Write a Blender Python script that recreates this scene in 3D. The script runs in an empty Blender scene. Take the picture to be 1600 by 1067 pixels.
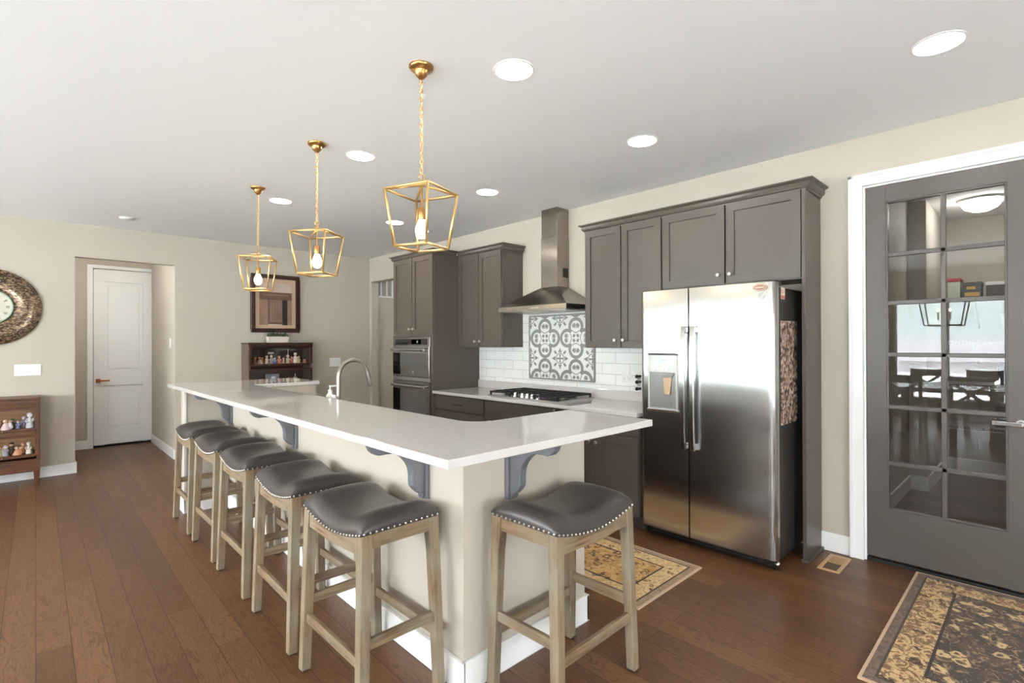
import bpy, bmesh, math, random
from mathutils import Vector, Matrix
random.seed(7)
S = bpy.context.scene
COL = S.collection
PI = math.pi

# ------------------------------------------------------------------ camera
cam_d = bpy.data.cameras.new('camera'); cam = bpy.data.objects.new('camera', cam_d); COL.objects.link(cam)
EYE, YAW, PITCH, ROLL, FPX = 1.42, 0.762655, 0.0026438, -0.0034515, 798.14
f_ = Vector((math.sin(YAW)*math.cos(PITCH), math.cos(YAW)*math.cos(PITCH), math.sin(PITCH)))
r_ = Vector((math.cos(YAW), -math.sin(YAW), 0)); u_ = r_.cross(f_)
c_, s_ = math.cos(ROLL), math.sin(ROLL)
r2, u2 = c_*r_ + s_*u_, -s_*r_ + c_*u_
m = Matrix((( r2.x, u2.x, -f_.x, 0), (r2.y, u2.y, -f_.y, 0), (r2.z, u2.z, -f_.z, EYE), (0, 0, 0, 1)))
cam.matrix_world = m
cam_d.sensor_width = 36; cam_d.lens = FPX/1600*36; cam_d.clip_start = .05; cam_d.clip_end = 900
S.camera = cam
# ------------------------------------------------------------------ view, world
S.view_settings.view_transform = 'Standard'; S.view_settings.look = 'None'
S.view_settings.exposure = 0.92; S.view_settings.gamma = 1; S.view_settings.use_curve_mapping = False
SKY, LAMP, BULB = 13.0, 48.0, 26.0
wd = bpy.data.worlds.new('sky'); S.world = wd; wd.use_nodes = True
nt = wd.node_tree; nt.nodes.clear()
wo = nt.nodes.new('ShaderNodeOutputWorld'); bg = nt.nodes.new('ShaderNodeBackground')
tc = nt.nodes.new('ShaderNodeTexCoord'); sx = nt.nodes.new('ShaderNodeSeparateXYZ'); rp = nt.nodes.new('ShaderNodeValToRGB')
nt.links.new(tc.outputs['Generated'], sx.inputs[0]); nt.links.new(sx.outputs['Z'], rp.inputs[0])
rp.color_ramp.elements[0].position = 0.0; rp.color_ramp.elements[0].color = (.94, .97, 1, 1)
rp.color_ramp.elements[1].position = 0.7; rp.color_ramp.elements[1].color = (.74, .87, 1, 1)
nt.links.new(rp.outputs[0], bg.inputs[0]); bg.inputs[1].default_value = SKY
nt.links.new(bg.outputs[0], wo.inputs[0])

SUN = 75.0
sd = bpy.data.lights.new('sun', 'SUN'); sd.energy = SUN; sd.angle = .01; sd.color = (.98, .98, 1)
so = bpy.data.objects.new('sun', sd); COL.objects.link(so); so.rotation_euler = Vector((.75, .35, 1.0)).to_track_quat('Z', 'Y').to_euler()

# ------------------------------------------------------------------ dimensions
W, D, C = 3.968, 7.42, 2.758          # kitchen wall x, far wall y, ceiling z
LX, BY = -4.2, -2.4                   # left wall x, back wall y

# ------------------------------------------------------------------ materials
def lin(c):
    return tuple((x/255/12.92 if x/255 <= .04045 else ((x/255+.055)/1.055)**2.4) for x in c)
class NB:
    """tiny node builder"""
    def __init__(s, name):
        s.m = bpy.data.materials.new(name); s.m.use_nodes = True; s.t = s.m.node_tree; s.t.nodes.clear()
        s.out = s.t.nodes.new('ShaderNodeOutputMaterial')
    def n(s, typ, **kw):
        x = s.t.nodes.new(typ)
        for k, v in kw.items(): setattr(x, k, v)
        return x
    def link(s, a, b): s.t.links.new(a, b)
    def put(s, sock, v):
        if isinstance(v, bpy.types.NodeSocket): s.t.links.new(v, sock)
        elif v is not None:
            if hasattr(sock.default_value, '__len__') and not hasattr(v, '__len__'): v = (v,)*3
            if hasattr(sock.default_value, '__len__') and len(sock.default_value) == 4 and len(v) == 3: v = (*v, 1)
            sock.default_value = v
    def math(s, op, a, b=None, c=None, clamp=False):
        x = s.n('ShaderNodeMath', operation=op, use_clamp=clamp)
        for i, v in enumerate((a, b, c)):
            if v is not None: s.put(x.inputs[i], v)
        return x.outputs[0]
    def coord(s, kind='Object', scale=(1, 1, 1), rot=(0, 0, 0), loc=(0, 0, 0)):
        tcn = s.n('ShaderNodeTexCoord'); mp = s.n('ShaderNodeMapping')
        s.link(tcn.outputs[kind], mp.inputs[0])
        mp.inputs['Scale'].default_value = scale; mp.inputs['Rotation'].default_value = rot; mp.inputs['Location'].default_value = loc
        return mp.outputs[0]
    def noise(s, v, scale, detail=3, rough=.55, dist=0):
        x = s.n('ShaderNodeTexNoise'); s.link(v, x.inputs['Vector'])
        x.inputs['Scale'].default_value = scale; x.inputs['Detail'].default_value = detail
        x.inputs['Roughness'].default_value = rough; x.inputs['Distortion'].default_value = dist
        return x.outputs[0]
    def vor(s, v, scale, out='Distance', feature='F1'):
        x = s.n('ShaderNodeTexVoronoi', feature=feature); s.link(v, x.inputs['Vector']); x.inputs['Scale'].default_value = scale
        return x.outputs[out]
    def ramp(s, f, stops, interp='LINEAR'):
        x = s.n('ShaderNodeValToRGB'); s.put(x.inputs[0], f); x.color_ramp.interpolation = interp
        e = x.color_ramp.elements
        while len(e) < len(stops): e.new(.5)
        for i, (p, c) in enumerate(stops):
            e[i].position = p; e[i].color = (*c, 1) if len(c) == 3 else c
        return x.outputs[0]
    def mix(s, f, a, b, blend='MIX'):
        x = s.n('ShaderNodeMix', data_type='RGBA', blend_type=blend)
        s.put(x.inputs[0], f); s.put(x.inputs[6], a); s.put(x.inputs[7], b)
        return x.outputs[2]
    def bump(s, h, strength=.2, dist=.01):
        x = s.n('ShaderNodeBump'); x.inputs['Strength'].default_value = strength; x.inputs['Distance'].default_value = dist
        s.link(h, x.inputs['Height']); return x.outputs[0]
    def bsdf(s, color, rough=.5, metal=0, normal=None, spec=None, coat=None, aniso=None, emit=None, es=0, alpha=None, sheen=None):
        b = s.n('ShaderNodeBsdfPrincipled')
        s.put(b.inputs['Base Color'], color); s.put(b.inputs['Roughness'], rough); b.inputs['Metallic'].default_value = metal
        if normal is not None: s.link(normal, b.inputs['Normal'])
        if spec is not None: b.inputs['Specular IOR Level'].default_value = spec
        if coat: b.inputs['Coat Weight'].default_value = coat; b.inputs['Coat Roughness'].default_value = .08
        if aniso: b.inputs['Anisotropic'].default_value = aniso
        if sheen: b.inputs['Sheen Weight'].default_value = sheen
        if emit is not None: s.put(b.inputs['Emission Color'], emit); b.inputs['Emission Strength'].default_value = es
        s.link(b.outputs[0], s.out.inputs[0]); return b
def plain(name, srgb, rough=.5, metal=0, spec=None, bump=0, bscale=120, var=0, coat=None):
    b = NB(name); v = b.coord()
    col = lin(srgb)
    if var:
        nz = b.noise(v, 6, 2)
        col = b.mix(nz, tuple(x*(1-var) for x in lin(srgb)), tuple(min(1, x*(1+var)) for x in lin(srgb)))
    nm = b.bump(b.noise(v, bscale, 2), bump, .002) if bump else None
    b.bsdf(col, rough, metal, nm, spec, coat); return b.m
MAT = {}
MAT['wall'] = plain('greige_wall_paint', (194, 185, 171), .62, spec=.25, bump=.12, bscale=160)
MAT['ceiling'] = plain('white_ceiling_paint', (248, 248, 247), .8, spec=.1, bump=.25, bscale=110)
MAT['trim'] = plain('white_trim_paint', (242, 242, 240), .35)
MAT['cabinet'] = plain('grey_cabinet_paint', (86, 77, 69), .34, spec=.45)
MAT['door_grey'] = plain('grey_door_paint', (88, 81, 76), .36, spec=.45)
MAT['corbel'] = plain('grey_corbel_paint', (112, 113, 118), .4)
MAT['dark'] = plain('dark_gap', (22, 21, 20), .6)
MAT['black'] = plain('black_plastic', (18, 18, 19), .35)
MAT['iron'] = plain('black_cast_iron', (26, 25, 25), .55, bump=.2, bscale=300)
MAT['blackside'] = plain('dark_charcoal_enamel', (48, 45, 43), .42, bump=.15, bscale=400)
MAT['white_plastic'] = plain('white_plastic', (240, 240, 236), .3)
MAT['nickel'] = plain('brushed_nickel', (196, 190, 182), .28, 1)
MAT['chrome'] = plain('polished_chrome', (225, 225, 225), .1, 1)
MAT['faucetm'] = plain('brushed_steel_faucet', (150, 144, 137), .3, 1)
MAT['bronze'] = plain('aged_copper', (150, 86, 48), .35, 1)
MAT['gold'] = plain('aged_gold_metal', (218, 184, 128), .38, 1, var=.12)
MAT['golddark'] = plain('dark_aged_gold', (178, 136, 84), .32, 1, var=.2)
MAT['mirror_black'] = plain('black_oven_glass', (20, 20, 21), .06, spec=.6)
MAT['glass_grey'] = plain('smoked_oven_window', (88, 85, 82), .12, spec=.6)
MAT['paper'] = plain('matte_paper', (226, 214, 196), .8)
MAT['grout'] = plain('grey_grout', (150, 150, 148), .8)
MAT['curtain'] = plain('grey_curtain_fabric', (120, 112, 104), .9)
MAT['leaf'] = plain('dark_green_leaf', (52, 74, 40), .5, var=.3)
MAT['vent'] = plain('beige_register_metal', (198, 160, 116), .45)
MAT['shade'] = plain('frosted_shade', (245, 245, 243), .5)
MAT['frosted'] = plain('frosted_grey_pane', (168, 165, 158), .35)
MAT['duct'] = plain('dark_brown_duct', (92, 70, 44), .6)

def steel(name, srgb=(190, 188, 186), rough=.22, axis='z'):
    b = NB(name)
    sc = {'z': (3, 300, 3), 'h': (3, 3, 300)}[axis]
    v = b.coord('Object', sc if axis == 'h' else (300, 300, 3))
    nz = b.noise(v, 1, 4, .7)
    rg = b.math('MULTIPLY_ADD', nz, .03, rough-.015)
    col = b.mix(nz, tuple(x*.975 for x in lin(srgb)), lin(srgb))
    p = b.bsdf(col, rg, 1); p.inputs['Anisotropic'].default_value = .85
    tg = b.n('ShaderNodeTangent', direction_type='RADIAL', axis='Z'); b.link(tg.outputs[0], p.inputs['Tangent']); return b.m
MAT['steel'] = steel('brushed_stainless_steel', (196, 195, 194), .2, 'h')
MAT['steelhood'] = steel('brushed_stainless_hood', (150, 142, 134), .24, 'h')
MAT['steeldark'] = steel('dark_stainless_oven', (150, 145, 140), .24, 'h')

def quartz():
    b = NB('polished_white_quartz'); v = b.coord()
    n1 = b.noise(v, 220, 2); n2 = b.noise(v, 9, 3)
    col = b.mix(n1, lin((204, 200, 195)), lin((218, 215, 211)))
    col = b.mix(b.math('MULTIPLY', n2, .4), col, lin((205, 199, 193)))
    b.bsdf(col, .055, 0, None, .8); return b.m
MAT['quartz'] = quartz()

def floor_mat():
    b = NB('hardwood_plank_floor')
    v = b.coord('Object', (1, 1, 1), (0, 0, PI/2 + .012))
    br = b.n('ShaderNodeTexBrick'); b.link(v, br.inputs['Vector'])
    br.offset = .37; br.offset_frequency = 2; br.squash = 1
    br.inputs['Scale'].default_value = 1; br.inputs['Brick Width'].default_value = 1.35; br.inputs['Row Height'].default_value = .125
    br.inputs['Mortar Size'].default_value = .0016; br.inputs['Mortar Smooth'].default_value = .1; br.inputs['Bias'].default_value = 0
    br.inputs['Color1'].default_value = (0, 0, 0, 1); br.inputs['Color2'].default_value = (1, 1, 1, 1); br.inputs['Mortar'].default_value = (.5, .5, .5, 1)
    plank = b.n('ShaderNodeSeparateColor'); b.link(br.outputs['Color'], plank.inputs[0]); pk = plank.outputs[0]
    # per-plank shift of the grain
    cb = b.n('ShaderNodeCombineXYZ'); b.put(cb.inputs[0], b.math('MULTIPLY', pk, 7.0)); b.put(cb.inputs[1], b.math('MULTIPLY', pk, 3.0))
    add = b.n('ShaderNodeVectorMath', operation='ADD'); b.link(v, add.inputs[0]); b.link(cb.outputs[0], add.inputs[1])
    mp = b.n('ShaderNodeMapping'); b.link(add.outputs[0], mp.inputs[0]); mp.inputs['Scale'].default_value = (2.2, 13, 1)
    g1 = b.noise(mp.outputs[0], 1.3, 2.5, .5, 1.2)
    mp2 = b.n('ShaderNodeMapping'); b.link(add.outputs[0], mp2.inputs[0]); mp2.inputs['Scale'].default_value = (6, 110, 1)
    g2 = b.noise(mp2.outputs[0], 1.0, 4, .7, .4)
    ring = b.math('SINE', b.math('MULTIPLY', g1, 75))
    c = b.ramp(pk, [(0, lin((100, 67, 42))), (.5, lin((112, 76, 48))), (1, lin((126, 88, 56)))])
    c = b.mix(b.math('MULTIPLY', g2, .55), c, lin((74, 48, 30)))
    c = b.mix(b.ramp(ring, [(.5, (0, 0, 0)), (.98, (.6, .6, .6))]), c, lin((64, 40, 25)))
    c = b.mix(b.ramp(br.outputs['Fac'], [(0, (0, 0, 0)), (1, (1, 1, 1))]), c, lin((48, 31, 21)))
    h = b.math('SUBTRACT', b.math('MULTIPLY', g2, .35), br.outputs['Fac'])
    b.bsdf(c, b.math('MULTIPLY_ADD', g2, .16, .30), 0, b.bump(h, .18, .002), .4); return b.m
MAT['floor'] = floor_mat()

def wood(name, base, dark, axis='z', rough=.6, bump=.25, pale=None):
    b = NB(name)
    sc = {'z': (64, 64, 3.2), 'y': (64, 3.2, 64), 'x': (3.2, 64, 64)}[axis]
    v = b.coord('Object', sc)
    n1 = b.noise(v, 1, 6, .65, .6); n2 = b.noise(b.coord('Object', (4, 4, 4)), 1, 3)
    c = b.ramp(n1, [(.34, lin(dark)), (.56, lin(base))])
    if pale: c = b.mix(b.ramp(n2, [(.38, (0, 0, 0)), (.66, (.75, .75, .75))]), c, lin(pale))
    b.bsdf(c, rough, 0, b.bump(n1, bump, .002)); return b.m
for ax in 'xyz':
    MAT['stool_'+ax] = wood('weathered_oak_'+ax, (136, 112, 83), (92, 70, 48), ax, .65, .3, (142, 137, 118))
    MAT['oak_'+ax] = wood('golden_brown_oak_'+ax, (96, 54, 26), (54, 29, 13), ax, .35, .1)
    MAT['walnut_'+ax] = wood('dark_walnut_'+ax, (66, 34, 22), (38, 19, 13), ax, .35, .1)
MAT['walnut_side'] = wood('grey_walnut_side', (112, 92, 80), (78, 62, 54), 'z', .4, .1)
MAT['oak_pale'] = wood('pale_oak_back', (176, 136, 92), (150, 110, 70), 'x', .5, .05)

def leather():
    b = NB('charcoal_leather'); v = b.coord()
    n = b.noise(v, 260, 3); n2 = b.noise(v, 7, 3)
    c = b.mix(n2, lin((56, 51, 49)), lin((72, 66, 63)))
    b.bsdf(c, b.math('MULTIPLY_ADD', n2, .12, .28), 0, b.bump(n, .12, .001), .6); return b.m
MAT['leather'] = leather()

def glass(name, refl=.05, tint=(1, 1, 1), rough=0.0):
    b = NB(name); tr = b.n('ShaderNodeBsdfTransparent'); gl = b.n('ShaderNodeBsdfGlossy'); mx = b.n('ShaderNodeMixShader')
    tr.inputs[0].default_value = (*tint, 1); gl.inputs['Roughness'].default_value = rough
    fr = b.n('ShaderNodeLayerWeight'); fr.inputs[0].default_value = .12
    fac = b.math('MULTIPLY_ADD', fr.outputs['Fresnel'], .8, refl, clamp=True)
    b.put(mx.inputs[0], fac); b.link(tr.outputs[0], mx.inputs[1]); b.link(gl.outputs[0], mx.inputs[2])
    b.link(mx.outputs[0], b.out.inputs[0]); return b.m
MAT['glass'] = glass('clear_glass', .03)
MAT['door_glass'] = glass('french_door_glass', .036, (.93, .94, .94))
MAT['bulb_glass'] = glass('bulb_glass', .04)

def emit(name, col, strength):
    b = NB(name); e = b.n('ShaderNodeEmission'); b.put(e.inputs[0], col); e.inputs[1].default_value = strength
    b.link(e.outputs[0], b.out.inputs[0]); return b.m
MAT['lamp'] = emit('downlight_lens', (1, .965, .93), LAMP)
MAT['bulb'] = emit('warm_lit_filament_bulb', (1, .78, .46), BULB)
MAT['dome'] = emit('lit_dome_shade', (1, .97, .93), 15); MAT['dome_fill'] = emit('added_fill_dome', (1, .98, .95), 24)

def tiles():
    b = NB('white_subway_tile'); v = b.coord('Object', (1, 1, 1))
    sp = b.n('ShaderNodeSeparateXYZ'); b.link(v, sp.inputs[0]); cb = b.n('ShaderNodeCombineXYZ')
    b.put(cb.inputs[0], b.math('ADD', sp.outputs[1], .14)); b.put(cb.inputs[1], b.math('SUBTRACT', sp.outputs[2], .0075))
    br = b.n('ShaderNodeTexBrick'); b.link(cb.outputs[0], br.inputs['Vector'])
    br.inputs['Scale'].default_value = 1; br.inputs['Brick Width'].default_value = .305; br.inputs['Row Height'].default_value = .1015
    br.inputs['Mortar Size'].default_value = .0016; br.inputs['Mortar Smooth'].default_value = .2
    br.inputs['Color1'].default_value = (*lin((250, 249, 247)), 1); br.inputs['Color2'].default_value = (*lin((245, 244, 242)), 1)
    br.inputs['Mortar'].default_value = (*lin((172, 170, 168)), 1)
    b.bsdf(br.outputs['Color'], .12, 0, b.bump(b.math('SUBTRACT', 1, br.outputs['Fac']), .3, .002)); return b.m
MAT['tiles'] = tiles()

def quatrefoil(y0, z0, P):
    """grey on white cement-tile print: quatrefoil bands, leaves and crosses; repeats every P"""
    b = NB('patterned_cement_tile'); v = b.coord('Object'); sp = b.n('ShaderNodeSeparateXYZ'); b.link(v, sp.inputs[0])
    M_ = b.math
    def fold(a, o):                     # centred, mirrored coordinate within a repeat, in units of P (0..0.5)
        q = M_('FRACT', M_('ADD', M_('DIVIDE', M_('SUBTRACT', a, o), P), 10.5))
        return M_('ABSOLUTE', M_('SUBTRACT', q, .5))
    u, w = fold(sp.outputs[1], y0), fold(sp.outputs[2], z0)
    hi, lo = M_('MAXIMUM', u, w), M_('MINIMUM', u, w)
    def dist(a, bb): return M_('SQRT', M_('ADD', M_('POWER', M_('ABSOLUTE', M_('SUBTRACT', u, a)), 2), M_('POWER', M_('ABSOLUTE', M_('SUBTRACT', w, bb)), 2)))
    def distf(a, bb): return M_('SQRT', M_('ADD', M_('POWER', M_('ABSOLUTE', M_('SUBTRACT', hi, a)), 2), M_('POWER', M_('ABSOLUTE', M_('SUBTRACT', lo, bb)), 2)))
    lobe = distf(.27, 0)
    def band(d, c, h): return M_('LESS_THAN', M_('ABSOLUTE', M_('SUBTRACT', d, c)), h)
    foil = M_('MULTIPLY', band(lobe, .190, .040), M_('GREATER_THAN', M_('ADD', u, w), .285))
    inner = M_('MULTIPLY', band(lobe, .138, .010), M_('LESS_THAN', M_('ADD', u, w), .29))
    leaf = M_('LESS_THAN', M_('ADD', distf(.30, .055), M_('MULTIPLY', M_('SINE', M_('MULTIPLY', M_('ADD', hi, M_('MULTIPLY', lo, .7)), 160)), .014)), .056)
    small = M_('LESS_THAN', M_('ADD', distf(.06, .05), M_('MULTIPLY', M_('SINE', M_('MULTIPLY', hi, 190)), .008)), .036)
    iu, iw = M_('SUBTRACT', .5, u), M_('SUBTRACT', .5, w)
    ih, il = M_('MAXIMUM', iu, iw), M_('MINIMUM', iu, iw)
    rad = M_('SQRT', M_('ADD', M_('POWER', ih, 2), M_('POWER', il, 2)))
    ring = band(rad, .125, .012)
    cross = M_('MULTIPLY', M_('LESS_THAN', il, .018), M_('LESS_THAN', ih, .085))
    knob = M_('LESS_THAN', M_('SQRT', M_('ADD', M_('POWER', M_('SUBTRACT', ih, .075), 2), M_('POWER', il, 2))), .028)
    spike = M_('MULTIPLY', M_('LESS_THAN', il, M_('MULTIPLY', M_('SUBTRACT', .27, ih), .5)), M_('GREATER_THAN', ih, .15))
    dia = M_('MULTIPLY', M_('LESS_THAN', M_('ABSOLUTE', M_('SUBTRACT', ih, il)), .042), band(rad, .215, .05))
    tot = foil
    for t in (inner, leaf, small, ring, cross, knob, spike, dia): tot = M_('MAXIMUM', tot, t)
    c = b.mix(tot, lin((238, 237, 233)), lin((140, 139, 137)))
    b.bsdf(c, .3); return b.m

def rug_mat(name, L, Wd, edge, bord, field, orn, bw, scale):
    """oriental rug: coordinates run from the rug's own corner; edge line, floral border, guard line, floral field"""
    b = NB(name); v = b.coord('Object'); sp = b.n('ShaderNodeSeparateXYZ'); b.link(v, sp.inputs[0]); M_ = b.math
    dx = M_('MINIMUM', sp.outputs[0], M_('SUBTRACT', L, sp.outputs[0])); dy = M_('MINIMUM', sp.outputs[1], M_('SUBTRACT', Wd, sp.outputs[1]))
    d = M_('MINIMUM', dx, dy)
    wob = b.noise(v, 22, 4, .6, 1.0)
    wn = b.n('ShaderNodeTexNoise'); b.link(v, wn.inputs['Vector']); wn.inputs['Scale'].default_value = scale*1.5; wn.inputs['Detail'].default_value = 3
    ws = b.n('ShaderNodeVectorMath', operation='SCALE'); b.link(wn.outputs['Color'], ws.inputs[0]); ws.inputs['Scale'].default_value = 1.15/scale
    wa = b.n('ShaderNodeVectorMath', operation='ADD'); b.link(v, wa.inputs[0]); b.link(ws.outputs[0], wa.inputs[1]); vw = wa.outputs[0]
    f1 = b.vor(vw, scale); f2 = b.noise(v, scale*1.7, 5, .7, 2.2); f3 = b.vor(vw, scale*2.1)
    f4 = b.noise(v, scale*.55, 3, .6, 1.5)
    bc = b.mix(b.ramp(f2, [(.47, (0, 0, 0)), (.53, (1, 1, 1))]), bord[0], bord[1])
    bc = b.mix(b.ramp(f1, [(.24, (1, 1, 1)), (.30, (0, 0, 0))]), bc, bord[2])
    bc = b.mix(b.ramp(f1, [(.12, (1, 1, 1)), (.18, (0, 0, 0))]), bc, bord[1])
    bc = b.mix(b.ramp(f3, [(.1, (1, 1, 1)), (.16, (0, 0, 0))]), bc, bord[3])
    fc = b.mix(b.ramp(f4, [(.50, (0, 0, 0)), (.54, (1, 1, 1))]), field[0], field[1])
    fc = b.mix(b.ramp(f2, [(.54, (0, 0, 0)), (.6, (1, 1, 1))]), fc, field[2])
    fc = b.mix(b.ramp(f1, [(.30, (1, 1, 1)), (.38, (0, 0, 0))]), fc, orn)
    fc = b.mix(b.ramp(f1, [(.14, (1, 1, 1)), (.2, (0, 0, 0))]), fc, field[1])
    fc = b.mix(b.ramp(f3, [(.09, (1, 1, 1)), (.14, (0, 0, 0))]), fc, field[0])
    c = b.mix(M_('GREATER_THAN', d, bw), bc, fc)
    c = b.mix(M_('LESS_THAN', M_('ABSOLUTE', M_('SUBTRACT', d, bw)), .006), c, lin((54, 42, 34)))
    ec = b.mix(b.ramp(f2, [(.45, (0, 0, 0)), (.55, (1, 1, 1))]), edge[0], edge[1])
    c = b.mix(M_('LESS_THAN', d, .055), c, ec)
    c = b.mix(M_('LESS_THAN', M_('ABSOLUTE', M_('SUBTRACT', d, .055)), .005), c, lin((66, 56, 48)))
    c = b.mix(M_('LESS_THAN', d, .013), c, edge[2])
    b.bsdf(c, .95, 0, b.bump(b.noise(v, 500, 2), .5, .003), .1, sheen=.15); return b.m
MAT['rug_dark'] = rug_mat('dark_oriental_rug', 1.42, 2.4, (lin((120, 98, 82)), lin((96, 78, 64)), lin((190, 160, 130))),
    (lin((204, 170, 120)), lin((120, 90, 60)), lin((66, 48, 34)), lin((84, 62, 42))),
    (lin((66, 54, 46)), lin((86, 68, 54)), lin((150, 122, 86))), lin((198, 168, 120)), .2, 11)
MAT['rug_gold'] = rug_mat('golden_oriental_rug', 0.72, 1.3, (lin((172, 142, 112)), lin((150, 122, 94)), lin((196, 170, 142))),
    (lin((222, 192, 140)), lin((196, 160, 108)), lin((110, 82, 56)), lin((120, 104, 60))),
    (lin((196, 150, 88)), lin((214, 172, 110)), lin((140, 100, 60))), lin((110, 78, 48)), .17, 13)

def cells(name, scale, stops, rough=.4, metal=0, stretch=(1, 1, 1)):
    b = NB(name); v = b.coord('Object', stretch); x = b.vor(v, scale, 'Color'); sc = b.n('ShaderNodeSeparateColor'); b.link(x, sc.inputs[0])
    b.bsdf(b.ramp(sc.outputs[0], stops, 'CONSTANT'), rough, metal); return b.m
MAT['mosaic'] = cells('brown_gold_mirror_mosaic', 60, [(0, lin((58, 44, 34))), (.2, lin((100, 78, 58))), (.38, lin((124, 102, 78))), (.55, lin((78, 62, 48))), (.7, lin((140, 118, 94))), (.84, lin((66, 64, 52))), (.93, lin((166, 138, 104)))], .2, .45, (1, .3, 1.9))
MAT['collage'] = cells('photo_collage', 52, [(0, lin((96, 72, 62))), (.2, lin((190, 164, 148))), (.4, lin((150, 120, 104))), (.55, lin((214, 198, 184))), (.7, lin((70, 52, 46))), (.85, lin((176, 140, 118)))], .5)
MAT['granite'] = MAT['collage']

# ------------------------------------------------------------------ mesh building
class MB:
    def __init__(s): s.v = []; s.f = []; s.sm = []; s.mi = []; s.cur = 0
    def add(s, vs, fs, smooth=False):
        o = len(s.v); s.v += [Vector(p) for p in vs]
        for q in fs: s.f.append([i+o for i in q]); s.sm.append(smooth); s.mi.append(s.cur)
        return s
    def box(s, x0, y0, z0, x1, y1, z1, M=None):
        vs = [(x, y, z) for x in sorted((x0, x1)) for y in sorted((y0, y1)) for z in sorted((z0, z1))]
        if M is not None: vs = [M @ Vector(p) for p in vs]
        return s.add(vs, [(0, 1, 3, 2), (4, 6, 7, 5), (0, 4, 5, 1), (2, 3, 7, 6), (0, 2, 6, 4), (1, 5, 7, 3)])
    def frustum(s, a, b):
        """a, b: four points each (loops in the same order)"""
        return s.add(list(a)+list(b), [(3, 2, 1, 0), (4, 5, 6, 7)] + [(i, (i+1) % 4, 4+(i+1) % 4, 4+i) for i in range(4)])
    def prism(s, poly, fn, t0, t1, smooth=False):
        """poly of (a,b); fn(a,b,t) -> point"""
        n = len(poly); vs = [fn(a, b, t0) for a, b in poly] + [fn(a, b, t1) for a, b in poly]
        s.add(vs, [list(range(n))[::-1], [n+i for i in range(n)]])
        o = len(s.v) - 2*n
        for i in range(n):
            s.f.append([o+i, o+(i+1) % n, o+n+(i+1) % n, o+n+i]); s.sm.append(smooth); s.mi.append(s.cur)
        return s
    def tube(s, pts, r, n=12, caps=True, rr=None, flat=1.0):
        pts = [Vector(p) for p in pts]; vs = []; fs = []
        t0 = (pts[1]-pts[0]).normalized(); ref = Vector((0, 0, 1)) if abs(t0.z) < .9 else Vector((1, 0, 0))
        up = (ref - ref.dot(t0)*t0).normalized()
        for i, p in enumerate(pts):
            t = (pts[min(i+1, len(pts)-1)] - pts[max(i-1, 0)]).normalized()
            up = (up - up.dot(t)*t).normalized(); sd = t.cross(up); rad = rr[i] if rr else r
            for k in range(n):
                a = 2*PI*k/n; vs.append(p + rad*(math.cos(a)*up + math.sin(a)*sd*flat))
        for i in range(len(pts)-1):
            for k in range(n): fs.append((i*n+k, i*n+(k+1) % n, (i+1)*n+(k+1) % n, (i+1)*n+k))
        s.add(vs, fs, True)
        if caps:
            o = len(s.v)-len(vs); L = len(pts)-1
            s.f += [[o+k for k in range(n)][::-1], [o+L*n+k for k in range(n)]]; s.sm += [False]*2; s.mi += [s.cur]*2
        return s
    def lathe(s, prof, c=(0, 0, 0), n=24, M=None):
        vs = []; fs = []
        for r, z in prof:
            for k in range(n):
                a = 2*PI*k/n; p = Vector((r*math.cos(a), r*math.sin(a), z))
                if M is not None: p = M @ p
                vs.append(p + Vector(c))
        for i in range(len(prof)-1):
            for k in range(n): fs.append((i*n+k, i*n+(k+1) % n, (i+1)*n+(k+1) % n, (i+1)*n+k))
        s.add(vs, fs, True)
        o = len(s.v)-len(vs); L = len(prof)-1
        if prof[0][0] > 1e-6: s.f.append([o+k for k in range(n)][::-1]); s.sm.append(False); s.mi.append(s.cur)
        if prof[-1][0] > 1e-6: s.f.append([o+L*n+k for k in range(n)]); s.sm.append(False); s.mi.append(s.cur)
        return s
    def ball(s, c, r, n=10, sz=1.0):
        m_ = max(4, n//2+1)
        return s.lathe([(r*math.sin(PI*i/m_), -r*sz*math.cos(PI*i/m_)) for i in range(m_+1)], c, n)
ROOT = {}
def rootloc(o):
    while o.parent: o = o.parent
    return ROOT.get(o.name, Vector((0, 0, 0)))
def obj(name, mb, mat, parent=None, bevel=0, seg=2, local=False, label=None, kind=None):
    me = bpy.data.meshes.new(name)
    off = Vector((0, 0, 0)) if (local or parent is None) else rootloc(parent)
    me.from_pydata([tuple(p-off) for p in mb.v], [], mb.f)
    for i, p in enumerate(me.polygons): p.use_smooth = mb.sm[i]; p.material_index = mb.mi[i]
    for mt in (mat if isinstance(mat, (list, tuple)) else [mat]): me.materials.append(MAT[mt] if isinstance(mt, str) else mt)
    bm = bmesh.new(); bm.from_mesh(me); bmesh.ops.remove_doubles(bm, verts=bm.verts, dist=1e-6); bmesh.ops.recalc_face_normals(bm, faces=bm.faces)
    for e in bm.edges:
        if len(e.link_faces) == 2 and e.calc_face_angle(0) > .75: e.smooth = False
    bm.to_mesh(me); bm.free()
    o = bpy.data.objects.new(name, me); COL.objects.link(o)
    if parent: o.parent = parent
    if bevel:
        b = o.modifiers.new('bevel', 'BEVEL'); b.width = bevel; b.segments = seg; b.limit_method = 'ANGLE'; b.angle_limit = .7
    if label: o['label'] = label
    if kind: o['kind'] = kind
    return o
def thing(name, label, cat, loc, group=None, rz=0):
    o = bpy.data.objects.new(name, None); COL.objects.link(o); o.location = loc; o.rotation_euler = (0, 0, rz); o.empty_display_size = .05
    ROOT[o.name] = Vector(loc); o['label'] = label; o['category'] = cat
    if group: o['group'] = group
    return o
def tag(o, label, cat, group=None):
    o['label'] = label; o['category'] = cat
    if group: o['group'] = group
    return o
def struct(name, mb, mat, parent=None, bevel=0):
    o = obj(name, mb, mat, parent, bevel, local=True); o['kind'] = 'structure'; return o
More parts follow.
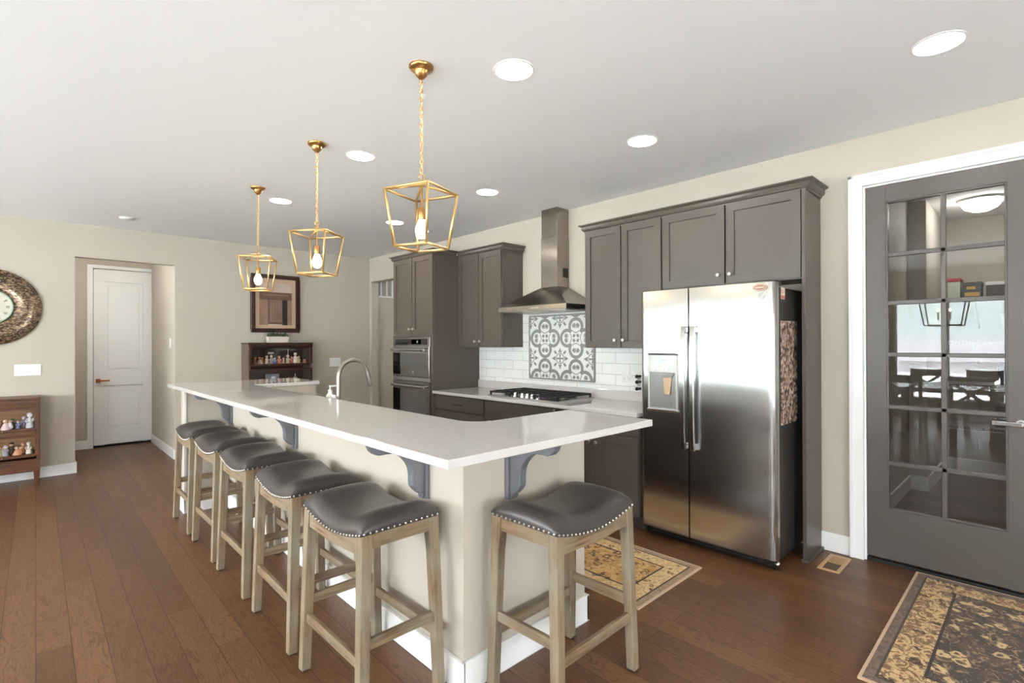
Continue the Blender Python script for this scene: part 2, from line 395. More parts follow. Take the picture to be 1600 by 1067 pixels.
def dup(root, loc, rz, label, group=None):
    r = root.copy(); COL.objects.link(r); r.location = loc; r.rotation_euler = (0, 0, rz); r['label'] = label
    if group: r['group'] = group
    for ch in list(root.children):
        c = ch.copy(); COL.objects.link(c); c.parent = r
        for g in ch.children:
            d = g.copy(); COL.objects.link(d); d.parent = c
    return r

# ================================================================== THE SETTING
T = .12
struct('floor', MB().box(LX-T, BY-T, -.1, 8.0, 10.0, 0), 'floor')
struct('ceiling', MB().box(LX-T, BY-T, C, 8.0, 10.0, C+.12), 'ceiling')
DY0, DY1, DZ = .03, .826, 2.432           # french door opening
HY0, HY1, HZ = 5.60, 7.36, 2.385          # hallway opening in the kitchen wall
w = MB()
w.box(W, BY-T, 0, W+T, DY0, C); w.box(W, DY0, DZ, W+T, DY1, C); w.box(W, DY1, 0, W+T, HY0, C)
w.box(W, HY0, HZ, W+T, HY1, C); w.box(W, HY1, 0, W+T, D+T, C)
struct('wall_kitchen', w, 'wall')
RX0, RX1, RZ = .408, 1.345, 2.392
w = MB()
w.box(LX-T, D, 0, RX0, D+T, C); w.box(RX0, D, RZ, RX1, D+T, C); w.box(RX1, D, 0, W, D+T, C)
w.box(RX1, D+T, 0, RX1+T, 9.0, C); w.box(-.7, D+T, 0, -.6, 9.0, C)
struct('wall_far', w, 'wall')
F0, F1, FZ = .682, 1.372, 2.462           # white door opening at the back of the recess
w = MB(); w.box(-.7, 9.0, 0, F0, 9.1, C); w.box(F0, 9.0, FZ, F1, 9.1, C); w.box(F1, 9.0, 0, 1.6, 9.1, C); w.box(F0-.05, 9.4, 0, F1+.05, 9.45, C)
struct('wall_recess', w, 'wall')
# windows on the left wall: dining window, living-room pair, unseen near one added for ceiling light
WIN = [(.45, 2.05, .3, 2.2), (2.75, 4.65, .62, 2.04), (4.75, 6.95, .62, 2.04), (-1.8, -.4, .6, 2.0)]
def wall_with_holes(axis, c0, c1, a0, a1, holes):
    w = MB(); hs = sorted(holes); cur = a0
    def bx(a, b, z0, z1):
        if axis == 'x': w.box(c0, a, z0, c1, b, z1)
        else: w.box(a, c0, z0, b, c1, z1)
    for h0, h1, z0, z1 in hs:
        bx(cur, h0, 0, C); bx(h0, h1, 0, z0); bx(h0, h1, z1, C); cur = h1
    bx(cur, a1, 0, C); return w
struct('wall_left', wall_with_holes('x', LX-T, LX, BY-T, D+T, WIN), 'wall')
FILL_WIN = [(-3.4, -1.6, .5, 2.2), (1.0, 2.2, .6, 1.7)]  # unseen back windows, put in and sized for the daylight they admit
struct('wall_back', wall_with_holes('y', BY-T, BY, LX-T, W+T, FILL_WIN), 'wall')
def window(n, axis, c, a0, a1, z0, z1):
    fr = MB()
    def bx(a, b, p, q, d=.05):
        if axis == 'x': fr.box(c-.09, a, p, c-.03, b, q)
        else: fr.box(a, c-.09, p, b, c-.03, q)
    k = .05
    bx(a0, a0+k, z0, z1); bx(a1-k, a1, z0, z1); bx(a0, a1, z0, z0+k); bx(a0, a1, z1-k, z1)
    mdl = (a0+a1)/2; bx(mdl-.025, mdl+.025, z0, z1)
    o = struct('window_%d' % n, fr, 'trim')
    g = MB()
    if axis == 'x': g.box(c-.064, a0+.02, z0+.02, c-.060, a1-.02, z1-.02)
    else: g.box(a0+.02, c-.064, z0+.02, a1-.02, c-.060, z1-.02)
    obj('window_glass', g, 'glass', o, local=True)
    # sky portal
    ld = bpy.data.lights.new('window_portal', 'AREA'); ld.shape = 'RECTANGLE'; ld.cycles.is_portal = True
    lo = bpy.data.objects.new('window_portal', ld); COL.objects.link(lo)
    ld.size = a1-a0; ld.size_y = z1-z0
    if axis == 'x': lo.location = (c-.13, mdl, (z0+z1)/2); lo.rotation_euler = (PI/2, 0, -PI/2)
    else: lo.location = (mdl, c-.13, (z0+z1)/2); lo.rotation_euler = (PI/2, 0, 0)
    lo['kind'] = 'structure'
for i, h in enumerate(WIN): window(i+1, 'x', LX, *h)
for i, h in enumerate(FILL_WIN): window(i+5, 'y', BY, *h)
# hallway beyond the kitchen wall, with a transom
w = MB(); w.box(W+T, 7.40, 0, 4.07, 7.5, C); w.box(4.07, 7.40, 0, 5.4, 7.5, 2.17); w.box(4.07, 7.40, 2.62, 5.4, 7.5, C); w.box(4.85, 7.40, 2.17, 5.4, 7.5, 2.62)
w.box(5.3, 5.3, 0, 5.4, 7.4, C); w.box(W+T, 5.3, 0, 5.3, 5.4, C)
struct('wall_hall', w, 'wall')
w = MB(); w.box(4.07, 7.375, 2.155, 4.87, 7.45, 2.18)
for x in (4.07, 4.155, 4.26, 4.365, 4.47, 4.575, 4.68, 4.785): w.box(x, 7.41, 2.18, x+.022, 7.45, 2.62)
o = struct('window_7', w, 'trim'); obj('window_glass', MB().box(4.08, 7.43, 2.18, 4.85, 7.434, 2.62), 'frosted', o, local=True)
w = MB(); w.box(LX-T, 9.9, 0, 8, 10, C); w.box(7.9, BY-T, 0, 8, 9.9, C); w.box(LX-T, D+T, 0, LX, 9.9, C); w.box(W+T, BY-T, 0, 7.9, BY, C)
struct('wall_light_block', w, 'wall')  # unseen shell, added to stop sky light leaking in around the rooms
# pantry behind the french door
w = MB(); w.box(W+T, .92, 0, 6.18, 1.0, C); w.box(6.18, .785, 0, 7.45, 1.0, C); w.box(7.45, -1.3, 0, 7.55, 1.0, C); w.box(W+T, -1.4, 0, 7.55, -1.3, C)
struct('wall_pantry', w, 'wall')
w = MB(); w.box(6.165, .785, 0, 6.18, .92, .135); w.box(6.165, .77, 0, 7.45, .785, .135); w.box(W+T, .905, 0, 6.165, .92, .135); w.box(7.435, -1.3, 0, 7.45, .77, .135)
struct('baseboard_pantry', w, 'trim', bevel=.004)
# island half walls
PX, PY = 1.29, 1.64
struct('wall_island', MB().box(PX, PY+.115, 0, PX+.115, 5.15, 1.036), 'wall')
struct('wall_island_near', MB().box(PX, PY, 0, 2.075, PY+.115, 1.036), 'wall')
struct('wall_island_far', MB().box(PX+.115, 4.76, 0, 1.99, 5.15, 1.036), 'wall')
struct('wall_island_wing', MB().box(.98, 5.0, 0, PX, 5.15, 1.036), 'wall')
def skirting(name, segs, h=.13, t=.014):
    w = MB()
    for x0, y0, x1, y1 in segs: w.box(x0, y0, 0, x1, y1, h)
    return struct(name, w, 'trim', bevel=.004)
t = .014
skirting('baseboard_island', [(PX-t, PY-t, PX, 5.0-t), (PX-t, PY-t, 2.075+t, PY), (2.075, PY-t, 2.075+t, PY+.115+t), (.98-t, 5.0-t, PX, 5.0), (.98-t, 5.0-t, .98, 5.15)])
struct('trim_1', MB().box(.968, 4.988, .13, .985, 5.0, 1.037), 'trim')
skirting('baseboard_far', [(LX, D-t, RX0+t, D), (RX1-t, D-t, W, D), (RX0, D, RX0+t, D+T), (RX1-t, D, RX1, 9.0-t), (-.6, 9.0-t, F0-.06, 9.0)], .115)
skirting('baseboard_kitchen', [(W-t, .905, W, 1.075)], .125)
skirting('baseboard_left', [(LX, BY, LX+t, D)], .125)
# french door casing and white door casing
w = MB(); w.box(W-.022, DY1, 0, W, DY1+.078, DZ+.075); w.box(W-.022, DY0-.078, 0, W, DY0, DZ+.075); w.box(W-.022, DY0, DZ, W, DY1, DZ+.075)
w.box(W-.03, DY1+.055, 0, W, DY1+.078, DZ+.075); w.box(W-.03, DY0-.078, DZ+.055, W, DY1+.078, DZ+.078)
w.box(W, DY1-.012, 0, W+T, DY1+.005, DZ); w.box(W, DY0-.005, 0, W+T, DY0+.012, DZ); w.box(W, DY0, DZ-.012, W+T, DY1, DZ+.004)
struct('trim_2', w, 'trim', bevel=.003)
w = MB(); w.box(F0-.063, 8.98, 0, F0, 9.0, FZ+.045); w.box(F1, 8.98, 0, F1+.065, 9.0, FZ+.045); w.box(F0, 8.98, FZ, F1, 9.0, FZ+.045)
struct('trim_3', w, 'trim', bevel=.004)

# french door: grey, twelve lights
dx0, dx1 = W+.006, W+.046
a0, a1, b0, b1 = .044, .812, .036, 2.418
gl0, gl1, gz0, gz1 = .149, .707, .35, 2.312
w = MB()
w.box(dx0, a0, b0, dx1, gl0, b1); w.box(dx0, gl1, b0, dx1, a1, b1); w.box(dx0, gl0, b0, dx1, gl1, gz0); w.box(dx0, gl0, gz1, dx1, gl1, b1)
fd = struct('door_1', w, 'door_grey', bevel=.002)
mu = MB(); mu.box(dx0+.006, .412, gz0, dx1-.006, .438, gz1)
for z in (1.972, 1.665, 1.337, 1.006, .648): mu.box(dx0+.006, gl0, z-.013, dx1-.006, gl1, z+.013)
for (y0, y1) in ((gl0, gl0+.012), (gl1-.012, gl1)): mu.box(dx0+.004, y0, gz0, dx1-.004, y1, gz1)
for (z0, z1) in ((gz0, gz0+.012), (gz1-.012, gz1)): mu.box(dx0+.004, gl0, z0, dx1-.004, gl1, z1)
obj('muntin', mu, 'door_grey', fd, bevel=.003, local=True)
obj('glass', MB().box(dx0+.018, gl0, gz0, dx0+.022, gl1, gz1), 'door_glass', fd, local=True)
h = MB(); h.lathe([(.026, 0), (.026, .008), (.012, .014), (.011, .05)], (0, 0, 0), 20, Matrix.Translation((dx0, .098, .962)) @ Matrix.Rotation(-PI/2, 4, 'Y'))
h.box(dx0-.058, .092, .950, dx0-.040, .215, .974)
obj('door_handle', h, 'chrome', fd, bevel=.003, local=True)
obj('threshold', MB().box(W+.004, DY0+.012, 0, W+T, DY1-.012, .022), 'dark', fd, local=True)

# white two-panel door in the recess
w = MB(); y0 = 9.012; y1 = 9.05
xs = (F0+.006, .800, 1.245, F1-.006); zs = (.03, .235, .842, 1.028, 2.285, FZ-.005)
w.box(xs[0], y0, zs[0], xs[1], y1, zs[5]); w.box(xs[2], y0, zs[0], xs[3], y1, zs[5])
for z0, z1 in ((zs[0], zs[1]), (zs[2], zs[3]), (zs[4], zs[5])): w.box(xs[1], y0, z0, xs[2], y1, z1)
wd2 = struct('door_2', w, 'trim', bevel=.006)
for z0, z1 in ((zs[1], zs[2]), (zs[3], zs[4])):
    p = MB(); p.box(xs[1], y0+.012, z0, xs[2], y1-.005, z1); p.box(xs[1]+.045, y0+.004, z0+.045, xs[2]-.045, y0+.014, z1-.045)
    obj('door_panel', p, 'trim', wd2, bevel=.006, local=True)
h = MB(); h.box(.712, 8.996, .892, .762, 9.012, .945); h.tube([(.737, 8.998, .918), (.737, 8.962, .918)], .01); h.box(.728, 8.955, .908, .86, 8.970, .928)
obj('door_handle', h, 'bronze', wd2, bevel=.003, local=True)
for z in (2.2, 1.56, .95, .32): obj('hinge', MB().box(F1-.012, 8.995, z-.045, F1+.004, 9.012, z+.045), 'nickel', wd2, local=True)
obj('threshold', MB().box(F0, 9.0, 0, F1, 9.1, .012), 'dark', wd2, local=True)

# ================================================================== CABINETS
FX = 3.645                       # face of the wall cabinet doors
def shaker(parent, fx, y0, y1, z0, z1, name='door', knob=None, rail=.056, mat='cabinet'):
    """door facing -x; knob = (y,z)"""
    d = MB(); t = .02
    d.box(fx, y0, z0, fx+t, y0+rail, z1); d.box(fx, y1-rail, z0, fx+t, y1, z1)
    d.box(fx, y0+rail, z0, fx+t, y1-rail, z0+rail); d.box(fx, y0+rail, z1-rail, fx+t, y1-rail, z1)
    d.box(fx+.010, y0+rail, z0+rail, fx+t-.002, y1-rail, z1-rail)
    o = obj(name, d, mat, parent, bevel=.0015)
    if knob:
        k = MB(); M = Matrix.Translation((fx, *knob)) @ Matrix.Rotation(-PI/2, 4, 'Y')
        k.lathe([(.008, 0), (.006, .004), (.006, .014), (.014, .018), (.0145, .026), (.010, .029)], (0, 0, 0), 16, M)
        obj('knob', k, 'nickel', o)
    return o
def crown(parent, pts, z0, z1, out, mat='cabinet'):
    """crown moulding along a plan polyline (list of (x,y,nx,ny): base point and outward mitre)"""
    prof = [(0, 0), (.008, .0), (.010, .18), (.022, .24), (.030, .45), (.55*out, .72), (.85*out, .84), (out, .88), (out, 1.0), (0, 1.0)]
    prof = [(a if a <= out else out, b) for a, b in prof]; w = MB(); n = len(prof)
    vs = []; fs = []
    for (x, y, nx, ny) in pts:
        for a, b in prof: vs.append((x+nx*a, y+ny*a, z0+(z1-z0)*b))
    for i in range(len(pts)-1):
        for k in range(n): fs.append((i*n+k, i*n+(k+1) % n, (i+1)*n+(k+1) % n, (i+1)*n+k))
    fs.append(list(range(n))[::-1]); fs.append([(len(pts)-1)*n+k for k in range(n)])
    w.add(vs, fs); return obj('crown_moulding', w, mat, parent)
CT, CB = 2.415, 1.373
# wall cabinet beside the oven tower
t1 = thing('wall_cabinet', 'grey double-door wall cabinet left of the range hood', 'cabinet', (W, 4.34, CB))
b = MB(); b.box(FX+.022, 3.975, CB, W-.002, 4.715, CT)
obj('cabinet_box', b, 'cabinet', t1, bevel=.002)
shaker(t1, FX, 3.985, 4.345, CB+.006, CT-.006, knob=(4.378-.06, 1.437)); shaker(t1, FX, 4.355, 4.712, CB+.006, CT-.006, knob=(4.405, 1.437))
crown(t1, [(FX+.02, 4.715, -1, 0), (FX+.02, 3.975, -1, -1), (W-.002, 3.975, 0, -1)], CT-.01, 2.475, .05)
# wall cabinet right of the hood
t2 = thing('wall_cabinet', 'grey double-door wall cabinet right of the range hood', 'cabinet', (W, 2.48, CB))
b = MB(); b.box(FX+.022, 2.102, CB, W-.002, 2.868, CT)
obj('cabinet_box', b, 'cabinet', t2, bevel=.002)
shaker(t2, FX, 2.108, 2.476, CB+.006, CT-.006, knob=(2.452, 1.44)); shaker(t2, FX, 2.488, 2.862, CB+.006, CT-.006, knob=(2.535, 1.44))
crown(t2, [(FX+.02, 2.101, -1, 0), (FX+.02, 2.868, -1, 1), (W-.002, 2.868, 0, 1)], CT-.01, 2.475, .05)
# over-fridge cabinet with the full-height end panel
t3 = thing('fridge_surround_cabinet', 'grey cabinet above the refrigerator with two wide doors and a tall end panel', 'cabinet', (W, 1.09, 0))
b = MB(); b.box(FX+.022, 1.094, 1.83, W-.002, 2.098, CT); obj('cabinet_box', b, 'cabinet', t3, bevel=.002)
b = MB(); b.box(FX-.004, 1.072, 0, W-.002, 1.094, CT); obj('end_panel', b, 'cabinet', t3, bevel=.002)
b = MB(); b.box(FX-.022, 1.054, 0, W-.016, 1.072, .022); b.box(FX-.022, 1.054, 0, FX-.004, 1.10, .022); obj('shoe_moulding', b, 'cabinet', t3, bevel=.004)
shaker(t3, FX, 1.100, 1.588, 1.842, CT-.006, knob=(1.555, 1.905)); shaker(t3, FX, 1.600, 2.092, 1.842, CT-.006, knob=(1.640, 1.905))
crown(t3, [(FX+.02, 2.10, -1, 0), (FX+.02, 1.072, -1, -1), (W-.002, 1.072, 0, -1)], CT-.01, 2.475, .05)
# oven tower
OX = 3.29
t4 = thing('oven_cabinet', 'tall grey cabinet tower holding the double wall oven', 'cabinet', (W, 5.1, 0))
b = MB(); b.box(OX+.022, 4.72, .10, W-.002, 4.742, 2.43); b.box(OX+.022, 5.54, .1, W-.002, 5.562, 2.43); b.box(OX+.022, 4.742, 1.50, W-.002, 5.54, 2.43); b.box(OX+.022, 4.742, .10, W-.002, 5.54, .34); b.box(OX+.09, 4.72, 0, W-.002, 5.562, .1); b.box(W-.022, 4.742, .34, W-.002, 5.54, 1.5)
obj('cabinet_box', b, 'cabinet', t4, bevel=.002)
shaker(t4, OX, 4.725, 5.135, 1.522, 2.42, knob=(5.098, 1.585)); shaker(t4, OX, 5.145, 5.552, 1.522, 2.42, knob=(5.182, 1.585))
b = MB(); b.box(OX+.002, 4.72, .34, OX+.022, 4.755, 1.516); b.box(OX+.002, 5.53, .34, OX+.022, 5.562, 1.516); b.box(OX+.002, 4.755, 1.49, OX+.022, 5.53, 1.516); obj('face_frame', b, 'cabinet', t4, bevel=.001)
shaker(t4, OX, 4.725, 5.552, .11, .33, 'drawer')
crown(t4, [(OX+.02, 5.562, -1, 1), (OX+.02, 4.72, -1, -1), (FX-.04, 4.72, 0, -1)], 2.415, 2.475, .05)
# double oven
t5 = thing('wall_oven', 'stainless steel double wall oven in the tall cabinet', 'oven', (OX, 5.14, .34))
b = MB(); b.box(OX+.01, 4.757, .345, W-.03, 5.528, 1.488); obj('oven_body', b, 'steeldark', t5, bevel=.002)
b = MB(); b.box(OX-.012, 4.76, 1.39, OX+.01, 5.525, 1.486); cp = obj('control_panel', b, 'steeldark', t5, bevel=.002)
b = MB(); b.box(OX-.015, 4.81, 1.400, OX-.012, 5.49, 1.47); b.box(OX-.015, 4.93, 1.408, OX-.0125, 5.13, 1.462); obj('display', b, 'mirror_black', cp)
for yy in (5.02, 5.13, 5.05):
    pass
k = MB(); k.lathe([(.016, 0), (.014, .016), (0, .017)], (0, 0, 0), 16, Matrix.Translation((OX-.015, 4.985, 1.435)) @ Matrix.Rotation(-PI/2, 4, 'Y')); obj('dial', k, 'chrome', cp)
def oven_door(z0, z1, zh, w0, w1):
    b = MB(); b.box(OX-.025, 4.76, z0, OX+.01, 5.525, z1); d = obj('oven_door', b, 'steeldark', t5, bevel=.003)
    b = MB(); b.box(OX-.027, 4.80, w0, OX-.024, 5.49, w1); win = obj('oven_window', b, 'glass_grey', d)
    b = MB(); b.box(OX-.0285, 5.36, z0+.02, OX-.026, 5.52, zh-.04); obj('window_edge', b, 'mirror_black', d)
    b = MB(); b.tube([(OX-.068, 4.80, zh), (OX-.068, 5.49, zh)], .016, 14)
    for yy in (4.815, 5.475): b.tube([(OX-.025, yy, zh), (OX-.068, yy, zh)], .011, 10)
    obj('handle', b, 'steel', d)
    return d
d1 = oven_door(1.03, 1.385, 1.345, 1.135, 1.305)
m_ = MB(); m_.lathe([(.012, 0), (.012, .002)], (0, 0, 0), 16, Matrix.Translation((OX-.025, 5.08, 1.085)) @ Matrix.Rotation(-PI/2, 4, 'Y')); obj('emblem', m_, 'chrome', d1)
oven_door(.42, .975, .925, .50, .875)
b = MB(); b.box(OX-.012, 4.76, .98, OX+.01, 5.525, 1.026); obj('trim_strip', b, 'steel', t5, bevel=.002)
# base cabinets along the kitchen wall
BX, KZ = 3.312, .892
def base_unit(label, y0, y1):
    t = thing('base_cabinet', label, 'cabinet', (W, (y0+y1)/2, 0)); b = MB()
    b.box(BX+.022, y0, .10, W-.002, y1, KZ-.032); b.box(BX+.085, y0, 0, W-.002, y1, .10); obj('cabinet_box', b, 'cabinet', t, bevel=.001); return t
def slab_drawer(t, y0, y1, z0, z1, pull=True):
    d = MB(); d.box(BX, y0, z0, BX+.02, y1, z1); o = obj('drawer', d, 'cabinet', t, bevel=.002)
    if pull:
        yc, zc = (y0+y1)/2, (z0+z1)/2-.01; b = MB(); b.tube([(BX, yc-.07, zc), (BX-.022, yc-.062, zc), (BX-.026, yc, zc), (BX-.022, yc+.062, zc), (BX, yc+.07, zc)], .005, 8); obj('drawer_pull', b, 'black', o)
u = base_unit('grey drawer base cabinet beside the oven tower', 3.876, 4.718)
slab_drawer(u, 3.884, 4.705, .70, .848); slab_drawer(u, 3.884, 4.705, .42, .688); slab_drawer(u, 3.884, 4.705, .115, .408)
u = base_unit('grey base cabinet under the gas cooktop', 2.902, 3.872)
slab_drawer(u, 2.908, 3.866, .665, .848, False)
k = MB(); k.ball((BX-.012, 2.934, .84), .01, 10); obj('knob', k, 'nickel', u)
shaker(u, BX, 2.908, 3.383, .115, .652, knob=(3.355, .62)); shaker(u, BX, 3.391, 3.866, .115, .652, knob=(3.42, .62))
u = base_unit('grey base cabinet next to the refrigerator', 2.106, 2.898)
slab_drawer(u, 2.112, 2.892, .715, .848)
shaker(u, BX, 2.112, 2.508, .115, .695, knob=(2.49, .622)); shaker(u, BX, 2.516, 2.892, .115, .695, knob=(2.556, .622))
# kitchen countertop with upstand
W_ = W
t6 = thing('kitchen_countertop', 'white quartz countertop along the tiled wall holding the cooktop', 'countertop', (W, 3.4, KZ-.03))
obj('slab', MB().box(BX-.03, 2.102, KZ-.03, W, 4.718, KZ), 'quartz', t6, bevel=.003)
obj('upstand', MB().box(W-.026, 2.102, KZ, W-.006, 4.718, KZ+.088), 'quartz', t6, bevel=.002)
# backsplash
w = MB(); w.box(W-.006, 2.10, KZ+.088, W, 2.87, CB+.001); w.box(W-.006, 2.87, KZ+.088, W, 3.974, 1.80); w.box(W-.006, 3.974, KZ+.088, W, 4.718, CB+.001)
struct('wall_backsplash', w, 'tiles')
t7 = thing('tile_panel', 'grey and white patterned tile panel above the cooktop', 'tile panel', (W-.006, 3.43, 1.035))
MAT['foil'] = quatrefoil(3.637-3.43, 1.466-1.035, .4145)
obj('tile_field', MB().box(W-.014, 3.005, 1.05, W-.0065, 3.855, 1.695), 'foil', t7)
b = MB()
for bx_ in ((2.99, 1.035, 3.87, 1.05), (2.99, 1.695, 3.87, 1.71), (2.99, 1.05, 3.005, 1.695), (3.855, 1.05, 3.87, 1.695)): b.box(W-.018, bx_[0], bx_[1], W-.0065, bx_[2], bx_[3])
obj('border', b, 'grout', t7, bevel=.003)
def outlet(y0, z0, y1, z1, label, x=W-.006, slots=True):
    t = thing('wall_outlet', label, 'outlet', (x, (y0+y1)/2, (z0+z1)/2))
    obj('cover_plate', MB().box(x-.006, y0, z0, x-.0005, y1, z1), 'white_plastic', t, bevel=.002)
    yc, zc = (y0+y1)/2, (z0+z1)/2
    for s in (-1, 1):
        yy = yc+s*(y1-y0)*.25; b = MB()
        for q in (-.006, .006): b.box(x-.0075, yy+q-.001, zc-.005, x-.006, yy+q+.001, zc+.005)
        obj('socket_slots', b, 'dark', t)
outlet(4.262, 1.000, 4.388, 1.068, 'white wall outlet in the tiles left of the cooktop')
outlet(2.580, 1.058, 2.690, 1.125, 'white wall outlet in the tiles beside the refrigerator')
t8 = thing('plug_adapter', 'cream plug adapter with dark knobs in the outlet at the edge of the refrigerator', 'plug', (W-.0065, 2.53, 1.05))
obj('body', MB().box(W-.05, 2.495, 1.035, W-.0065, 2.572, 1.105), 'white_plastic', t8, bevel=.006)
for zz in (1.12, 1.07, 1.01):
    k = MB(); k.ball((W-.062, 2.497, zz), .016, 12); k.box(W-.05, 2.487, zz-.01, W-.0065, 2.515, zz+.01); obj('knob', k, 'black', t8)
# cooktop
t9 = thing('gas_cooktop', 'stainless gas cooktop with black iron grates', 'cooktop', (3.64, 3.44, KZ))
cy0, cy1, cx0, cx1 = 2.965, 3.905, 3.385, 3.905
obj('tray', MB().box(cx0, cy0, KZ+.0005, cx1, cy1, KZ+.011), 'steel', t9, bevel=.004)
for yy in (3.548, 3.452, 3.384, 3.318, 3.25):
    k = MB(); k.lathe([(.021, 0), (.021, .006), (.017, .010), (.016, .034), (.012, .037)], (3.43, yy, KZ+.011), 16); obj('knob', k, 'chrome', t9)
for (xx, yy, rr) in ((3.55, 3.15, .04), (3.78, 3.15, .05), (3.66, 3.44, .06), (3.55, 3.74, .05), (3.78, 3.74, .04)):
    k = MB(); k.lathe([(rr+.012, 0), (rr+.01, .01), (rr, .012), (rr, .02), (rr*.6, .024)], (xx, yy, KZ+.011), 20); obj('burner', k, 'iron', t9)
for (g0, g1) in ((2.985, 3.275), (3.285, 3.585), (3.595, 3.885)):
    g = MB(); z0, z1 = KZ+.034, KZ+.048; xa = 3.47 if g0 == 3.285 else 3.40; xb = 3.89
    g.box(xa, g0, z0, xb, g0+.014, z1); g.box(xa, g1-.014, z0, xb, g1, z1); g.box(xa, g0, z0, xa+.014, g1, z1); g.box(xb-.014, g0, z0, xb, g1, z1)
    mid = (g0+g1)/2; g.box(xa, mid-.006, z0, xb, mid+.006, z1)
    for xx in (xa+(xb-xa)*.27, xa+(xb-xa)*.5, xa+(xb-xa)*.75): g.box(xx-.006, g0, z0, xx+.006, g1, z1)
    for xx in (xa, xb-.016):
        for yy in (g0, g1-.016): g.box(xx, yy, KZ+.011, xx+.016, yy+.016, z1)
    obj('grate', g, 'iron', t9, bevel=.002)
# range hood
t10 = thing('range_hood', 'stainless steel pyramid range hood above the cooktop', 'range hood', (W, 3.42, 1.73))
hx, hy0, hy1 = 3.50, 2.962, 3.862; hz0, hz1 = 1.728, 1.776
obj('rim', MB().box(hx, hy0, hz0, W-.0065, hy1, hz1), 'steelhood', t10, bevel=.002)
ch0, ch1, chx = 3.315, 3.532, 3.785
b = MB(); xr = W-.0065; b.frustum([(hx, hy0, hz1), (xr, hy0, hz1), (xr, hy1, hz1), (hx, hy1, hz1)], [(chx-.005, ch0-.005, 1.972), (xr, ch0-.005, 1.972), (xr, ch1+.005, 1.972), (chx-.005, ch1+.005, 1.972)])
obj('canopy', b, 'steelhood', t10)
b = MB(); b.box(chx, ch0, 1.972, W, ch1, 2.47); obj('lower_chimney', b, 'steelhood', t10, bevel=.002)
b = MB(); b.box(chx+.004, ch0+.004, 2.47, W, ch1-.004, C-.001); obj('upper_chimney', b, 'steelhood', t10, bevel=.002)
b = MB(); b.box(W-.10, ch0-.0015, 2.07, W-.02, ch0, 2.16); 
obj('vent_slot', b, 'dark', t10)
b = MB()
for k in range(5): b.box(hx-.0015, 3.30+k*.022, hz0+.018, hx, 3.314+k*.022, hz0+.030)
obj('button_row', b, 'chrome', t10); obj('side_trim', MB().box(hx+.01, hy0-.002, hz0+.004, W-.01, hy0, hz1-.004), 'black', t10)
b = MB(); b.box(hx+.03, hy0+.03, hz0-.006, W-.05, hy1-.03, hz0); obj('filter', b, 'nickel', t10)
# ================================================================== REFRIGERATOR
t11 = thing('refrigerator', 'stainless side-by-side refrigerator with ice and water dispenser', 'refrigerator', (3.6, 1.6, 0))
obj('body', MB().box(3.366, 1.155, .06, 3.90, 2.075, 1.765), 'blackside', t11, bevel=.004)
def fdoor(y0, y1, curve_end=None):
    """gently bowed steel door, rounded outer edge"""
    n = 14; pts = []
    for i in range(n+1):
        q = i/n; y = y0+(y1-y0)*q
        bow = .010*(1-((y-1.605)/.47)**2)
        e = min(y-y0, y1-y); edge = 0
        if curve_end == 'lo' and y-y0 < .03: edge = .03*(1-math.sqrt(max(0, 1-((.03-(y-y0))/.03)**2)))
        if curve_end == 'hi' and y1-y < .03: edge = .03*(1-math.sqrt(max(0, 1-((.03-(y1-y))/.03)**2)))
        pts.append((3.298-bow+edge, y))
    return pts
def door_mesh(pts, z0, z1):
    poly = pts + [(3.36, pts[-1][1]), (3.36, pts[0][1])]
    b = MB(); b.prism(poly, lambda a, c, t: (a, c, t), z0, z1); 
    return b
def dense(y0, y1, side):
    ys = [y0+(y1-y0)*i/24 for i in range(25)]
    ext = [y0+.03*j/8 for j in range(1, 8)] if side == 'lo' else [y1-.03*j/8 for j in range(1, 8)]
    ys = sorted(set(ys+ext)); out = []
    for y in ys:
        bow = .010*(1-((y-1.605)/.47)**2); edge = 0
        q = (y-y0) if side == 'lo' else (y1-y)
        if q < .03: edge = .03*(1-math.sqrt(max(0, 1-((.03-q)/.03)**2)))
        out.append((3.298-bow+edge, y))
    return out
dr = obj('door', door_mesh(dense(1.138, 1.687, 'lo'), .085, 1.79), 'steel', t11)
dl = obj('door', door_mesh(dense(1.697, 2.076, 'hi'), .085, 1.79), 'steel', t11)
for o in (dr, dl):
    for p in o.data.polygons: p.use_smooth = abs(p.normal.z) < .5 and p.normal.x < -.2
def fhandle(yc, par):
    b = MB(); n = 16; pts = []
    for i in range(n+1):
        q = i/n; z = .685+(1.53-.685)*q; bow = .045*(1-(2*q-1)**2)**.5 if 0 < q < 1 else 0
        pts.append((3.262-.35*bow, z))
    poly = [(x-.012, z) for x, z in pts] + [(x+.006, z) for x, z in pts[::-1]]
    b.prism(poly, lambda a, z, t: (a, t, z), yc-.016, yc+.016)
    b.box(3.25, yc-.012, 1.485, 3.293, yc+.012, 1.525); b.box(3.25, yc-.012, .69, 3.293, yc+.012, .73)
    obj('door_handle', b, 'steel', par, bevel=.004)
fhandle(1.716, dl); fhandle(1.650, dr)
